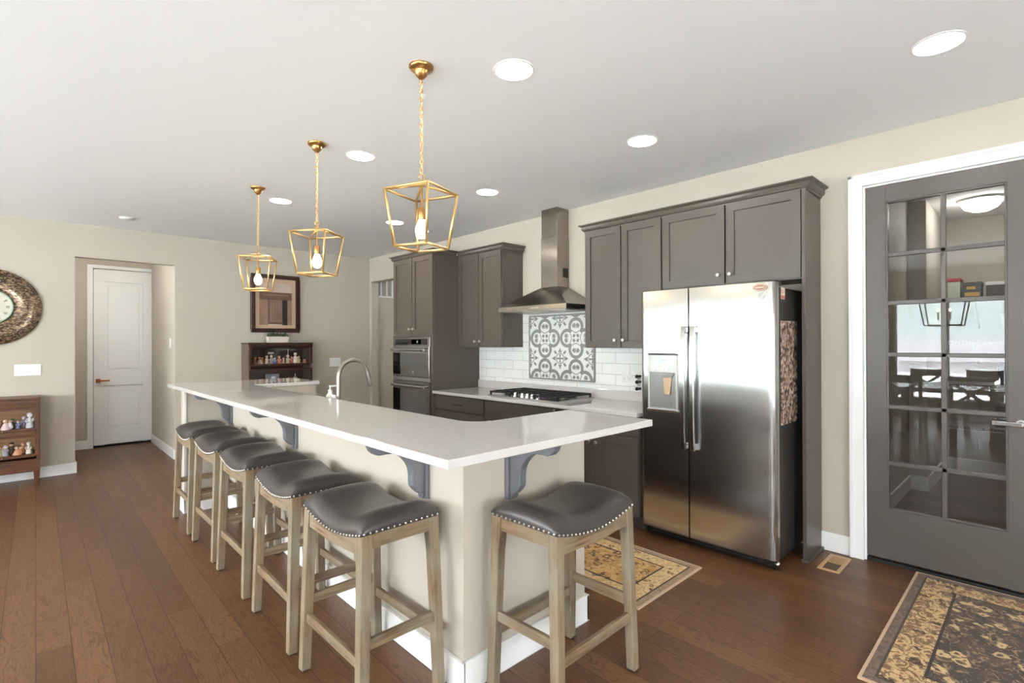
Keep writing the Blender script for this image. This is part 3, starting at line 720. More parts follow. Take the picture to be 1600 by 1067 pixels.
# dispenser
b = MB(); fx = 3.2905; y0, y1 = 1.772, 2.005
b.box(fx-.010, y0, .935, fx+.002, y0+.016, 1.33); b.box(fx-.010, y1-.016, .935, fx+.002, y1, 1.33); b.box(fx-.010, y0+.016, 1.205, fx+.002, y1-.016, 1.33); b.box(fx-.010, y0+.016, .935, fx+.002, y1-.016, .955)
ds = obj('dispenser', b, MAT.setdefault('disp', plain('silver_dispenser_plastic', (176, 174, 170), .35, .3)), dl, bevel=.003)
obj('recess', MB().box(fx-.004, y0+.016, .955, fx+.001, y1-.016, 1.205), MAT.setdefault('disp2', plain('grey_dispenser_cavity', (128, 126, 124), .35, .3)), ds)
b = MB(); b.prism([(y0+.0, 1.328), (y1, 1.328), (y1-.01, 1.343), (y0+.01, 1.343)], lambda a, z, t: (t, a, z), fx-.014, fx+.002); obj('hood_lip', b, 'black', ds)
obj('display', MB().box(fx-.0115, 1.87, 1.272, fx-.0095, 1.93, 1.296), 'mirror_black', ds)
b = MB()
for k in range(5): b.box(fx-.0115, 1.815+k*.032, 1.222, fx-.0095, 1.832+k*.032, 1.234)
for k in (0, 1): b.box(fx-.0115, 1.955+k*.016, 1.225, fx-.0095, 1.963+k*.016, 1.243)
obj('button_row', b, 'white_plastic', ds)
b = MB(); b.frustum([(fx-.018, 1.80, 1.20), (fx-.004, 1.80, 1.20), (fx-.004, 1.905, 1.20), (fx-.018, 1.905, 1.20)], [(fx-.012, 1.815, 1.17), (fx-.004, 1.815, 1.17), (fx-.004, 1.888, 1.17), (fx-.012, 1.888, 1.17)]); obj('spout', b, 'disp', ds)
b = MB(); b.frustum([(fx-.006, 1.818, 1.17), (fx-.002, 1.818, 1.17), (fx-.002, 1.885, 1.17), (fx-.006, 1.885, 1.17)], [(fx-.020, 1.826, 1.055), (fx-.010, 1.826, 1.055), (fx-.010, 1.868, 1.055), (fx-.020, 1.868, 1.055)]); obj('paddle', b, MAT.setdefault('paddle', plain('tan_paddle', (188, 158, 124), .4)), ds)
b = MB(); b.box(fx-.022, y0-.002, .928, fx+.002, y1+.002, .948); obj('drip_tray', b, 'chrome', ds, bevel=.006)
# emblem: ring with script strokes
b = MB(); M = Matrix.Translation((3.2945, 1.216, 1.705)) @ Matrix.Rotation(-PI/2, 4, 'Y')
ringp = [M @ Vector((.017*math.cos(2*PI*i/24), .017*math.sin(2*PI*i/24), .001)) for i in range(25)]; b.tube(ringp, .0016, 6)
for sgn in (-1, 1):
    b.tube([M @ Vector((sgn*(.002+.008*math.sin(q*PI*1.5))*.8, -.010+.02*q, .001)) for q in [i/10 for i in range(11)]], .0013, 6)
obj('emblem', b, 'chrome', dr)
b = MB()
for yy in (1.17, 2.04): b.lathe([(.018, 0), (.018, .05)], (3.40, yy, .001), 14)
b.box(3.375, 1.16, .012, 3.40, 2.07, .082)
obj('toe_grille', b, 'black', t11)
b = MB()
for zz in (.03, .046, .062): b.box(3.370, 1.24, zz, 3.376, 2.03, zz+.006)
obj('grille_slat', b, 'blackside', t11)
k = MB(); k.ball((3.385, 1.162, .04), .018, 12); obj('roller', k, 'chrome', t11)
b = MB(); b.box(3.33, 1.15, 1.768, 3.44, 1.20, 1.80); obj('hinge_cover', b, 'blackside', t11, bevel=.004)
# things stuck on the refrigerator
t12 = thing('fridge_magnet', 'brown oval magnet near the top of the right refrigerator door', 'magnet', (3.291, 1.225, 1.755))
b = MB(); b.prism([(.043*math.cos(2*PI*i/32), .021*math.sin(2*PI*i/32)) for i in range(32)], lambda a, z, t: (t, 1.224+a, 1.757+z), 3.2885, 3.2935)
obj('plate', b, MAT.setdefault('magnet', plain('brown_enamel', (150, 112, 92), .4)), t12)
b = MB(); b.tube([(3.2885, 1.224+.039*math.cos(2*PI*i/32), 1.757+.018*math.sin(2*PI*i/32)) for i in range(33)], .0012, 5)
for k in range(9): b.box(3.2878, 1.198+k*.0058, 1.753+.002*(k % 2), 3.2886, 1.2018+k*.0058, 1.761)
obj('border', b, MAT.setdefault('magnet2', plain('cream_enamel', (214, 190, 168), .5)), t12)
t13 = thing('energy_sticker', 'small white and red sticker on the dark refrigerator side', 'sticker', (3.48, 1.1545, 1.72))
obj('paper', MB().box(3.447, 1.1535, 1.692, 3.515, 1.1548, 1.765), 'paper', t13)
b = MB(); b.box(3.449, 1.1530, 1.694, 3.513, 1.1536, 1.714)
for k in range(4): b.box(3.455+k*.014, 1.1530, 1.726, 3.458+k*.014, 1.1536, 1.752)
obj('print', b, MAT.setdefault('redp', plain('red_print', (196, 92, 82), .5)), t13)
o = obj('photo_collage', MB().box(3.437, 1.1525, .895, 3.735, 1.1548, 1.555), 'collage'); tag(o, 'speckled brown photo collage sheet on the dark refrigerator side', 'photo')

# ================================================================== ISLAND
SZ0, SZ1 = 1.037, 1.067
x0, xi, xr, xf = .92, 1.437, 2.078, 2.014; y0, yi, yj, y1 = 1.245, 1.742, 4.735, 5.40
poly = [(x0, y0), (xr, y0), (xr, yi)]
R = .12
poly += [(xi+R-R*math.sin(a), yi+R-R*math.cos(a)) for a in [PI/2*i/8 for i in range(9)]]
poly += [(xi+.02*(1-math.cos(a)), yj-.02+.02*math.sin(a)) for a in [PI/2*i/4 for i in range(5)]]
poly += [(xf, yj), (xf, y1), (x0, y1)]
o = obj('island_countertop', MB().prism(poly, lambda a, b, t: (a, b, t), SZ0, SZ1), 'quartz', bevel=.004)
tag(o, 'large polished white quartz bar top of the island', 'countertop')
# corbels
def corbel_mesh():
    prof = [(0, 0), (.267, 0), (.267, -.03), (.262, -.040), (.253, -.058), (.236, -.073), (.217, -.079), (.19, -.078), (.153, -.080), (.128, -.088), (.104, -.106), (.082, -.130), (.067, -.158), (.062, -.187), (.062, -.218), (.060, -.234), (.045, -.255), (.026, -.272), (0, -.275)]   # (out, z) seen from the side
    return prof
def make_corbel(label):
    t = thing('corbel_bracket', label, 'bracket', (0, 0, 0), 'grey scroll corbels under the bar top')
    p = corbel_mesh()
    obj('scroll', MB().prism([(a+.018, z) for a, z in p], lambda a, z, q: (-a, q, z), -.021, .021), 'corbel', t, bevel=.005, local=True)
    cx, cz = .075, -.09
    ins = [(cx+(a-cx)*.80 if a < .2 else a-.022, cz+(z-cz)*.86 if a < .2 else -.022+(z+.022)*.5) for a, z in p]
    b = MB(); b.box(-.018, -.035, -.30, 0, .035, 0); b.box(-.026, -.018, -.30, -.018, .018, 0); obj('back_plate', b, 'corbel', t, bevel=.004, local=True)
    return t
c0 = make_corbel('grey scroll corbel on the long island wall nearest the near corner')
c0.location = (PX, 1.91, SZ0)
dup(c0, (PX, 3.40, SZ0), 0, 'grey scroll corbel in the middle of the long island wall')
dup(c0, (PX, 4.835, SZ0), 0, 'grey scroll corbel at the far end of the long island wall')
dup(c0, (1.553, PY, SZ0), PI/2, 'grey scroll corbel on the short island wall above the right-hand stool')
# lower sink counter and its cabinet behind the half wall
t14 = thing('sink_cabinet', 'grey sink base cabinet behind the island half wall', 'cabinet', (1.72, 3.25, 0))
b = MB(); b.box(PX+.117, 1.76, .10, 2.03, 4.755, .12); b.box(PX+.117, 1.76, .12, 2.03, 1.78, .868); b.box(PX+.117, 4.735, .12, 2.03, 4.755, .868); b.box(PX+.117, 1.78, .12, PX+.135, 4.735, .868); b.box(PX+.117, 1.76, 0, 1.96, 4.755, .10); obj('cabinet_box', b, 'cabinet', t14)
for k in range(6):
    ya = 1.79+k*.49; d = MB(); d.box(2.03, ya, .12, 2.05, ya+.48, .85); d.box(2.05, ya+.05, .17, 2.052, ya+.43, .80); obj('door', d, 'cabinet', t14, bevel=.002)
t15 = thing('sink_countertop', 'lower white quartz sink counter behind the raised bar', 'countertop', (1.74, 3.25, .87))
b = MB(); b.box(PX+.117, 1.757, .87, 2.07, 2.85, .90); b.box(PX+.117, 3.62, .87, 2.07, 4.757, .90); b.box(PX+.117, 2.85, .87, 1.60, 3.62, .90); b.box(2.0, 2.85, .87, 2.07, 3.62, .90)
obj('slab', b, 'quartz', t15, bevel=.002)
b = MB(); b.box(1.60, 2.85, .70, 1.61, 3.62, .895); b.box(1.99, 2.85, .70, 2.0, 3.62, .895); b.box(1.60, 2.85, .70, 2.0, 2.86, .895); b.box(1.60, 3.61, .70, 2.0, 3.62, .895); b.box(1.60, 2.85, .69, 2.0, 3.62, .70); obj('sink_basin', b, 'steel', t15)
# faucet
fy, fx_ = 3.27, 1.52
t16 = thing('faucet', 'tall gooseneck pull-down faucet behind the bar top', 'faucet', (fx_, fy, .90))
b = MB(); b.lathe([(.028, 0), (.028, .006), (.02, .014), (.0145, .05), (.0145, .06)], (fx_, fy, .9005), 20); obj('base', b, 'faucetm', t16)
r = .105; zt = 1.195
pts = [(fx_, fy, .94), (fx_, fy, 1.05), (fx_, fy, 1.12)] + [(fx_+r-r*math.cos(a), fy, zt+r*math.sin(a)*1.05-.0) for a in [PI*i/20*.93 for i in range(21)]]
b = MB(); b.tube(pts, .0135, 14); obj('neck', b, 'faucetm', t16)
e = Vector(pts[-1]); dr_ = (Vector(pts[-1])-Vector(pts[-2])).normalized()
b = MB(); b.tube([e-dr_*.01, e+dr_*.03, e+dr_*.085, e+dr_*.10], .016, 14, rr=[.0145, .0165, .019, .017]); obj('spray_head', b, 'faucetm', t16)
b = MB(); b.tube([(fx_, fy-.012, .965), (fx_, fy-.06, .985)], .006, 8); obj('lever', b, 'faucetm', t16)
t17 = thing('soap_dispenser', 'small clear soap pump bottle beside the faucet', 'soap dispenser', (1.52, 3.40, .90))
b = MB(); b.lathe([(.022, 0), (.026, .01), (.028, .06), (.030, .12), (.026, .165), (.014, .178), (.012, .19)], (1.52, 3.40, .9005), 18); obj('bottle', b, MAT.setdefault('soap', plain('pale_frosted_bottle', (222, 220, 212), .15)), t17)
b = MB(); b.lathe([(.013, 0), (.013, .012), (.005, .014), (.005, .035)], (1.52, 3.40, 1.09), 14); b.box(1.515, 3.392, 1.122, 1.56, 3.408, 1.132); obj('pump', b, 'white_plastic', t17)
o = obj('hole_cap', MB().lathe([(.018, 0), (.018, .16), (.014, .17)], (1.52, 3.335, .9005), 16), 'white_plastic'); tag(o, 'short white cylinder between the faucet and the soap bottle', 'air gap cap')

# ================================================================== STOOLS
SL, SD = .545, .388            # footprint at the floor (y, x)
TL, TD = .52, .352             # seat
def nail_z(y): return .680 + .042*abs(2*y/TL)**1.8
def make_stool(label):
    t = thing('bar_stool', label, 'stool', (0, 0, 0), 'saddle-seat bar stools around the island')
    b = MB(); nu, nv = 28, 16; rows = []
    hl, hd = TL/2, TD/2
    for i in range(nu+1):
        u = -1+2*i/nu; row = []
        for j in range(nv+1):
            v = -1+2*j/nv
            su = math.copysign(1-(1-abs(u))**1.35, u); sv = math.copysign(1-(1-abs(v))**1.35, v)
            y, x = su*hl, sv*hd
            e = (max(0, 1-abs(su)**9)**.5) * (max(0, 1-abs(sv)**7)**.5)
            zz = nail_z(y) + .004 + .046*e + .016*e*(1-(sv)**2) + .010*e*math.exp(-((abs(su)-.72)/.22)**2)
            row.append((x, y, zz))
        rows.append(row)
    vs = [p for r_ in rows for p in r_]; n1 = nv+1
    fs = [(i*n1+j, i*n1+j+1, (i+1)*n1+j+1, (i+1)*n1+j) for i in range(nu) for j in range(nv)]
    o0 = len(vs)
    # skirt band down to the apron and underside
    per = [(i, 0) for i in range(nu)] + [(nu, j) for j in range(nv)] + [(i, nv) for i in range(nu, 0, -1)] + [(0, j) for j in range(nv, 0, -1)]
    for (i, j) in per:
        x, y, z = rows[i][j]; vs.append((x*.985, y*.99, nail_z(y)-.010))
    n2 = len(per)
    fs2 = [(per[k][0]*n1+per[k][1], per[(k+1) % n2][0]*n1+per[(k+1) % n2][1], o0+(k+1) % n2, o0+k) for k in range(n2)]
    b.add(vs, fs+fs2, True)
    obj('seat_cushion', b, 'leather', t, local=True)
    # nail heads
    b = MB(); hx_, hy_ = TD/2+.001, TL/2+.001
    ny, nx = 21, 14
    spots = [(s*hx_, -hy_+2*hy_*(k+.5)/ny) for s in (-1, 1) for k in range(ny)] + [(-hx_+2*hx_*(k+.5)/nx, s*hy_) for s in (-1, 1) for k in range(nx)]
    for x, y in spots: b.ball((x*.995, y*.995, nail_z(max(-TL/2, min(TL/2, y)))-.003), .0050, 6)
    obj('nailhead_trim', b, 'nickel', t, local=True, kind='stuff')
    # legs: taper and splay
    for sx in (-1, 1):
        for sy in (-1, 1):
            xb, yb, xt, yt = sx*SD/2, sy*SL/2, sx*(TD/2-.003), sy*(TL/2-.003)
            wb, wt = .040, .050; zt_ = nail_z(yt)-.008
            def ring(xo, yo, wd_, z): return [(xo, yo, z), (xo-sx*wd_, yo, z), (xo-sx*wd_, yo-sy*wd_, z), (xo, yo-sy*wd_, z)]
            b = MB(); a = ring(xb, yb, wb, 0.006); m2 = ring(xb+(xt-xb)*.80, yb+(yt-yb)*.80, .043, zt_*.80); c = ring(xt, yt, wt, zt_)
            b.frustum(a, m2); b.frustum(m2, c)
            lg = obj('leg', b, 'stool_z', t, bevel=.004, local=True)
            b = MB(); b.box(xb-sx*.006, yb-sy*.006, 0, xb-sx*(wb-.006), yb-sy*(wb-.006), .006); obj('foot_glide', b, 'black', lg, local=True)
    # aprons
    for sx in (-1, 1):
        xa = sx*(TD/2-.008); n = 14; ys = [-(TL/2-.05)+(TL-.10)*i/n for i in range(n+1)]
        top = [(y, nail_z(y)-.006) for y in ys]; bot = [(y, nail_z(y)-.058+.020*(abs(y)/(TL/2-.05))**3*-1) for y in ys[::-1]]
        b = MB(); b.prism(top+bot, lambda y, z, q: (q, y, z), xa, xa-sx*.022); obj('apron', b, 'stool_y', t, local=True)
    for sy in (-1, 1):
        ya = sy*(TL/2-.008); b = MB(); z = nail_z(ya); b.box(-(TD/2-.05), ya, z-.062, TD/2-.05, ya-sy*.022, z-.006); obj('apron', b, 'stool_x', t, local=True)
    def at(z): q = z/.70; return SD/2+(TD/2-SD/2)*q, SL/2+(TL/2-SL/2)*q
    for sx in (-1, 1):
        hx2, hy2 = at(.235); b = MB(); b.box(sx*(hx2-.012), -hy2+.03, .215, sx*(hx2-.032), hy2-.03, .255); obj('stretcher', b, 'stool_y', t, bevel=.003, local=True)
    for sy in (-1, 1):
        hx2, hy2 = at(.30); b = MB(); b.box(-hx2+.03, sy*(hy2-.012), .285, hx2-.03, sy*(hy2-.032), .325); obj('stretcher', b, 'stool_x', t, bevel=.003, local=True)
    return t
GS = 'saddle-seat bar stools around the island'
s0 = make_stool('bar stool at the near end of the long row, closest to the island corner')
s0.location = (1.06, 1.988, 0); s0.rotation_euler = (0, 0, .012)
dup(s0, (1.062, 2.646, 0), -.01, 'second bar stool from the near corner in the long row')
dup(s0, (1.066, 3.342, 0), .0, 'third bar stool from the near corner, middle of the long row')
dup(s0, (1.068, 3.996, 0), .008, 'fourth bar stool from the near corner in the long row')
dup(s0, (1.07, 4.668, 0), -.008, 'farthest bar stool in the long row, by the far end of the island')
dup(s0, (1.655, 1.415, 0), PI/2+.025, 'lone bar stool at the short end of the island, facing the refrigerator side')

# ================================================================== CEILING FIXTURES
def make_down(x, y, label):
    t = thing('recessed_light', label, 'ceiling light', (x, y, C), 'recessed ceiling lights')
    b = MB(); n = 32
    b.lathe([(.090, -.002), (.091, -.005), (.100, -.004), (.103, 0)], (0, 0, 0), n); obj('trim_ring', b, 'trim', t, local=True)
    b = MB(); b.lathe([(0, -.0035), (.0905, -.0035)], (0, 0, 0), n); obj('lens', b, 'lamp', t, local=True)
    return t
LP = [(1.74, 1.80, 'recessed light right of the nearest pendant'), (1.74, 3.375, 'recessed light right of the middle pendant'), (1.74, 4.95, 'recessed light right of the farthest pendant'),
      (2.972, 1.85, 'recessed light above the refrigerator end of the aisle'), (2.972, 3.42, 'recessed light in the aisle in front of the range hood'), (2.972, 4.98, 'recessed light in front of the oven tower, seen through the near pendant'), (2.972, .33, 'recessed light near the french door, top right of the photo')]
d0 = make_down(*LP[0])
for x, y, l in LP[1:]: dup(d0, (x, y, C), 0, l)
t = thing('ceiling_dome_light', 'unseen dome light added to brighten the white door in the recess', 'ceiling light', (.5, 7.85, C))  # lamp hidden above the header, added to brighten the white door
b = MB(); b.lathe([(0, -.12), (.06, -.115), (.12, -.085), (.15, -.04), (.155, -.02)], (.5, 7.85, C), 28); obj('shade', b, 'dome_fill', t)
b = MB(); b.lathe([(.165, -.02), (.17, 0)], (.5, 7.85, C-.0003), 28); obj('base', b, 'trim', t)
dup(d0, (4.6, 6.4, C), 0, 'unseen recessed light added to brighten the side hallway past the oven tower')  # out-of-view downlight, added because the hallway walls were too dark
t18 = thing('smoke_detector', 'flat white round detector on the ceiling near the recess', 'smoke detector', (.79, 6.72, C))
b = MB(); b.lathe([(.02, -.022), (.05, -.020), (.065, -.010), (.068, 0)], (.79, 6.72, C-.0002), 28); obj('cover', b, 'ceiling', t18)
# pendants
def make_pendant(label):
    t = thing('lantern_pendant', label, 'pendant light', (0, 0, 0), 'gold lantern pendants over the island')
    b = MB(); b.lathe([(.059, 0), (.059, -.006), (.053, -.016), (.034, -.024), (.031, -.034), (.027, -.044), (.012, -.060), (.006, -.064)][::-1], (0, 0, 0), 28); obj('canopy', b, 'golddark', t, local=True)
    b = MB(); z = -.062; k = 0
    while z > -.50:
        ang = k % 2*PI/2; ln, wd_ = .014, .0065
        loop = [(wd_*math.sin(a)*math.cos(ang), wd_*math.sin(a)*math.sin(ang), z-.012+ln*math.cos(a)) for a in [2*PI*i/10 for i in range(11)]]
        b.tube(loop, .0024, 5); z -= .0215; k += 1
    b.tube([(0.004, 0, -.06), (.004, 0.003, -.54)], .0022, 6)
    obj('chain', b, 'gold', t, local=True)
    b = MB(); b.tube([(.014*math.cos(a), 0, -.535+.014*math.sin(a)) for a in [2*PI*i/14 for i in range(15)]], .003, 6); b.lathe([(.012, 0), (.012, .01), (.006, .02)], (0, 0, -.572), 14); obj('loop', b, 'gold', t, local=True)
    zt_, zb_, rt, rb = -.607, -.876, .176, .129; fr = MB(); k = .0052
    top = [Vector((rt*math.cos(PI/2*i), rt*math.sin(PI/2*i), zt_)) for i in range(4)]; bot = [Vector((rb*math.cos(PI/2*i), rb*math.sin(PI/2*i), zb_)) for i in range(4)]
    hub = Vector((0, 0, -.572))
    def bar(p, q): fr.tube([p, q], k*1.35, 4)
    for i in range(4): bar(top[i], top[(i+1) % 4]); bar(bot[i], bot[(i+1) % 4]); bar(top[i], bot[i]); bar(hub, top[i])
    obj('lantern_frame', fr, 'gold', t, local=True)
    b = MB(); b.tube([(0, 0, -.57), (0, 0, -.685)], .0055, 8); b.lathe([(.017, 0), (.019, -.006), (.019, -.05), (.016, -.058)][::-1], (0, 0, -.685), 16); obj('socket', b, 'golddark', t, local=True)
    b = MB(); b.lathe([(.0, -.092), (.016, -.088), (.027, -.074), (.031, -.056), (.028, -.035), (.018, -.012), (.014, 0)], (0, 0, -.742), 20); obj('bulb', b, 'bulb', t, local=True)
    return t
p0 = make_pendant('gold lantern pendant nearest the camera over the island')
p0.location = (1.391, 2.085, C); p0.rotation_euler = (0, 0, math.radians(-24.8))
dup(p0, (1.417, 3.366, C), math.radians(-7.2), 'middle gold lantern pendant of the row over the island')
dup(p0, (1.451, 4.664, C), math.radians(-75.4), 'farthest gold lantern pendant, in front of the framed picture')

# ================================================================== FLOOR THINGS
o = obj('area_rug', MB().box(0, 0, .0005, 1.42, 2.4, .009), 'rug_dark'); o.location = (2.535, .555-2.4, 0); tag(o, 'dark oriental runner rug in front of the french door', 'rug')
o.location = (2.54, .558-2.4, 0)
o = obj('kitchen_rug', MB().box(0, 0, .0005, .72, 1.3, .008), 'rug_gold'); o.location = (2.355, 1.50, 0); tag(o, 'golden oriental rug on the kitchen side of the island', 'rug')
t19 = thing('floor_register', 'beige floor vent register beside the french door', 'floor vent', (3.745, .94, 0))
b = MB(); b.box(3.595, .88, .0005, 3.897, .902, .006); b.box(3.595, .982, .0005, 3.897, 1.004, .006); b.box(3.595, .902, .0005, 3.622, .982, .006); b.box(3.868, .902, .0005, 3.897, .982, .006); obj('frame', b, 'vent', t19, bevel=.002)
b = MB(); b.box(3.622, .902, .0005, 3.868, .982, .002); obj('duct', b, 'duct', t19)
b = MB(); b.box(3.745, .902, .002, 3.868, .982, .0045); obj('damper', b, MAT.setdefault('damp', plain('tan_damper', (176, 134, 88), .5)), t19)

# ================================================================== FAR WALL THINGS
def switch(label, p0_, p1_, n, axis='y'):
    t = thing('light_switch', label, 'switch', tuple((a+b_)/2 for a, b_ in zip(p0_, p1_)))
    b = MB(); b.box(*p0_, *p1_); obj('cover_plate', b, 'white_plastic', t, bevel=.002)
    for k in range(n):
        b = MB()
        if axis == 'y':
            w_ = (p1_[0]-p0_[0])/n; xc = p0_[0]+w_*(k+.5); zc = (p0_[2]+p1_[2])/2; b.box(xc-.012, p0_[1]-.004, zc-.022, xc+.012, p0_[1], zc+.022)
        else:
            yc = (p0_[1]+p1_[1])/2; zc = (p0_[2]+p1_[2])/2; b.box(p0_[0]-.004, yc-.014, zc-.03, p0_[0], yc+.014, zc+.03)
        obj('rocker', b, 'white_plastic', t, bevel=.001)
switch('wide white four-gang switch plate below the mosaic clock', (-.074, D-.007, 1.092), (.133, D-.0005, 1.212), 4)
switch('white double switch plate right of the dark bookcase', (3.31, D-.007, 1.075), (3.48, D-.0005, 1.205), 2)
switch('white switch plate inside the door recess', (RX1-.007, 7.63, 1.37), (RX1-.0005, 7.71, 1.49), 1, 'x')
# mosaic clock
cxk, czk, Rk = -.248, 1.806, .392
t20 = thing('wall_clock', 'large round wall clock with brown mirror mosaic rim', 'clock', (cxk, D, czk))
def disc(b, r0, r1, ya, yb, n=64):
    """ring between radii r0 and r1, bulging from ya (outer, inner edge) to yb in the middle"""
    prof = [(r1, 0), (r1, ya), ((r0+r1)/2, yb), (r0, ya), (r0, 0)] if r0 else [(r1, 0), (r1, ya), (0, ya)]
    M = Matrix.Translation((cxk, D-.0005, czk)) @ Matrix.Rotation(PI/2, 4, 'X'); b.lathe(prof, (0, 0, 0), n, M)
b = MB(); disc(b, .16, Rk, .015, .05); rim = obj('mosaic_rim', b, 'mosaic', t20)
b = MB(); disc(b, 0, .166, .03, .03); face = obj('dial', b, MAT.setdefault('dialc', plain('aged_cream_dial', (214, 208, 190), .6, var=.05)), t20)
b = MB(); b.tube([(cxk+.166*math.cos(2*PI*i/48), D-.034, czk+.166*math.sin(2*PI*i/48)) for i in range(49)], .008, 8); obj('dial_ring', b, MAT.setdefault('verd', plain('verdigris_green', (150, 168, 148), .6)), t20)
b = MB()
ROM = {12: 'XII', 1: 'I', 2: 'II', 3: 'III', 4: 'IV', 5: 'V', 6: 'VI', 7: 'VII', 8: 'VIII', 9: 'IX', 10: 'X', 11: 'XI'}
for hnum, txt in ROM.items():
    a = PI/2 - hnum*PI/6; rad = .128; cx2, cz2 = rad*math.cos(a), rad*math.sin(a); tot = sum({'I': .008, 'V': .016, 'X': .016}[c] for c in txt); s = -tot/2
    for c in txt:
        w_ = {'I': .008, 'V': .016, 'X': .016}[c]; xm = s+w_/2; s += w_
        segs = {'I': [((0, -.013), (0, .013))], 'V': [((-.006, .013), (0, -.013)), ((.006, .013), (0, -.013))], 'X': [((-.006, -.013), (.006, .013)), ((-.006, .013), (.006, -.013))]}[c]
        for (p, q) in segs:
            def place(pp):
                lx, lz = xm+pp[0], pp[1]; ca, sa = math.cos(a-PI/2), math.sin(a-PI/2)
                return (cxk+cx2+lx*ca-lz*sa, D-.032, czk+cz2+lx*sa+lz*ca)
            b.tube([place(p), place(q)], .0016, 4)
obj('numeral', b, MAT.setdefault('ink', plain('brown_ink', (92, 70, 56), .7)), t20, kind='stuff')
b = MB(); b.tube([(cxk, D-.036, czk), (cxk+.07, D-.036, czk+.03)], .003, 5); b.tube([(cxk, D-.038, czk), (cxk+.02, D-.038, czk+.11)], .0024, 5); obj('hand', b, 'black', t20)
# framed picture
t21 = thing('framed_picture', 'dark framed sepia print of weathered wood on the far wall', 'picture', (2.535, D, 1.975))
px0, px1, pz0, pz1 = 2.212, 2.857, 1.573, 2.376; fw = .055
b = MB()
for q in ((px0, pz0, px1, pz0+fw), (px0, pz1-fw, px1, pz1), (px0, pz0+fw, px0+fw, pz1-fw), (px1-fw, pz0+fw, px1, pz1-fw)): b.box(q[0], D-.03, q[1], q[2], D-.0005, q[3])
obj('frame', b, 'walnut_x', t21, bevel=.006)
mx0, mx1, mz0, mz1 = px0+fw, px1-fw, pz0+fw, pz1-fw
obj('mat_board', MB().box(mx0, D-.012, mz0, mx1, D-.002, mz1), MAT.setdefault('matb', plain('tan_mat_board', (186, 158, 132), .8)), t21)
i0, i1, k0, k1 = mx0+.05, mx1-.05, mz0+.05, mz1-.06
mats = [MAT.setdefault('sep%d' % i, plain('sepia_tone_%d' % i, c, .7, var=.35)) for i, c in enumerate(((190, 172, 156), (104, 78, 62), (140, 112, 92), (96, 74, 60), (44, 32, 28), (126, 98, 82)))]
b = MB(); b.box(i0, D-.0135, k0, i1, D-.012, k1); hgt = k1-k0; wid = i1-i0
def rect(mi, u0, v0, u1, v1, d): b.cur = mi; b.box(i0+u0*wid, D-.0135-d, k0+v0*hgt, i0+u1*wid, D-.0135, k0+v1*hgt)
rect(1, 0, .60, 1, .78, .0006); rect(3, .0, .60, 1, .64, .0010); rect(5, .1, .70, .9, .73, .001)
rect(2, 0, 0, .27, .60, .0004); rect(5, .28, .04, .70, .60, .0008); rect(4, .70, .0, .86, .60, .0009); rect(2, .80, 0, 1, .60, .0006); rect(3, .26, .02, .30, .6, .001); rect(3, .3, .02, .72, .07, .0011)
for k in range(9): rect(2 if k % 2 else 3, .31+k*.043, .08, .318+k*.043, .58, .001)
obj('print', b, mats, t21)
# bookcases
def bookcase(label, x0, x1, yf, zs, mats_, glasszones, legs, back):
    yb = D-.016; t = thing('barrister_bookcase', label, 'bookcase', ((x0+x1)/2, yf, 0), 'glass-front bookcases on the far wall')
    mx, mz, ms = mats_; z0, z1 = zs; tt = .028
    for xa_ in (x0, x1-tt): obj('side_panel', MB().box(xa_, yf+.022, z0, xa_+tt, yb, z1-.02), ms, t, bevel=.002)
    obj('back_panel', MB().box(x0+tt, yb-.012, z0, x1-tt, yb, z1-.02), back, t)
    b = MB(); b.box(x0-.006, yf-.004, z1-.02, x1+.006, yb, z1); b.box(x0, yf, z1-.062, x1, yf+.022, z1-.02); obj('top', b, mx, t, bevel=.004)
    for (g0, g1) in glasszones:
        obj('shelf', MB().box(x0+tt, yf+.024, g0-.02, x1-tt, yb-.012, g0), mx, t)
        b = MB(); r_ = .034
        b.box(x0+.004, yf, g0-.01, x0+.004+r_, yf+.02, g1+r_*.6); b.box(x1-.004-r_, yf, g0-.01, x1-.004, yf+.02, g1+r_*.6); b.box(x0+.004+r_, yf, g1, x1-.004-r_, yf+.02, g1+r_*.6); b.box(x0+.004+r_, yf, g0-.026, x1-.004-r_, yf+.02, g0+.002)
        d = obj('door', b, mx, t, bevel=.003)
        obj('glass', MB().box(x0+.004+r_, yf+.008, g0, x1-.004-r_, yf+.011, g1), 'glass', d)
        b = MB()
        for s in (.3, .7): b.ball((x0+(x1-x0)*s, yf-.006, g0-.012), .007, 8)
        obj('knob', b, 'golddark', d)
    if legs:
        b = MB(); b.box(x0, yf, .14, x1, yf+.02, z0+.012); b.box(x0, yf+.02, z0-.02, x1, yb, z0); obj('drawer_base', b, mx, t, bevel=.003)
        for xx in (x0, x1-.05):
            for yy in (yf, yb-.05):
                b = MB(); b.frustum([(xx+.008, yy+.008, 0), (xx+.042, yy+.008, 0), (xx+.042, yy+.042, 0), (xx+.008, yy+.042, 0)], [(xx, yy, .16), (xx+.05, yy, .16), (xx+.05, yy+.05, .16), (xx, yy+.05, .16)]); obj('leg', b, mz, t, bevel=.002)
    else:
        obj('plinth', MB().box(x0, yf+.01, 0, x1, yb, z0), mx, t)
    return t
bookcase('dark walnut barrister bookcase under the framed picture', 2.092, 2.925, 7.10, (.09, 1.432), ('walnut_x', 'walnut_z', 'walnut_side'), [(1.150, 1.365), (.80, 1.065), (.46, .72), (.12, .38)], False, 'walnut_x')
bookcase('golden brown barrister bookcase with tapered legs at the left edge', -.78, .118, 7.06, (.255, .885), ('oak_x', 'oak_z', 'oak_z'), [(.575, .765), (.315, .487)], True, 'oak_pale')
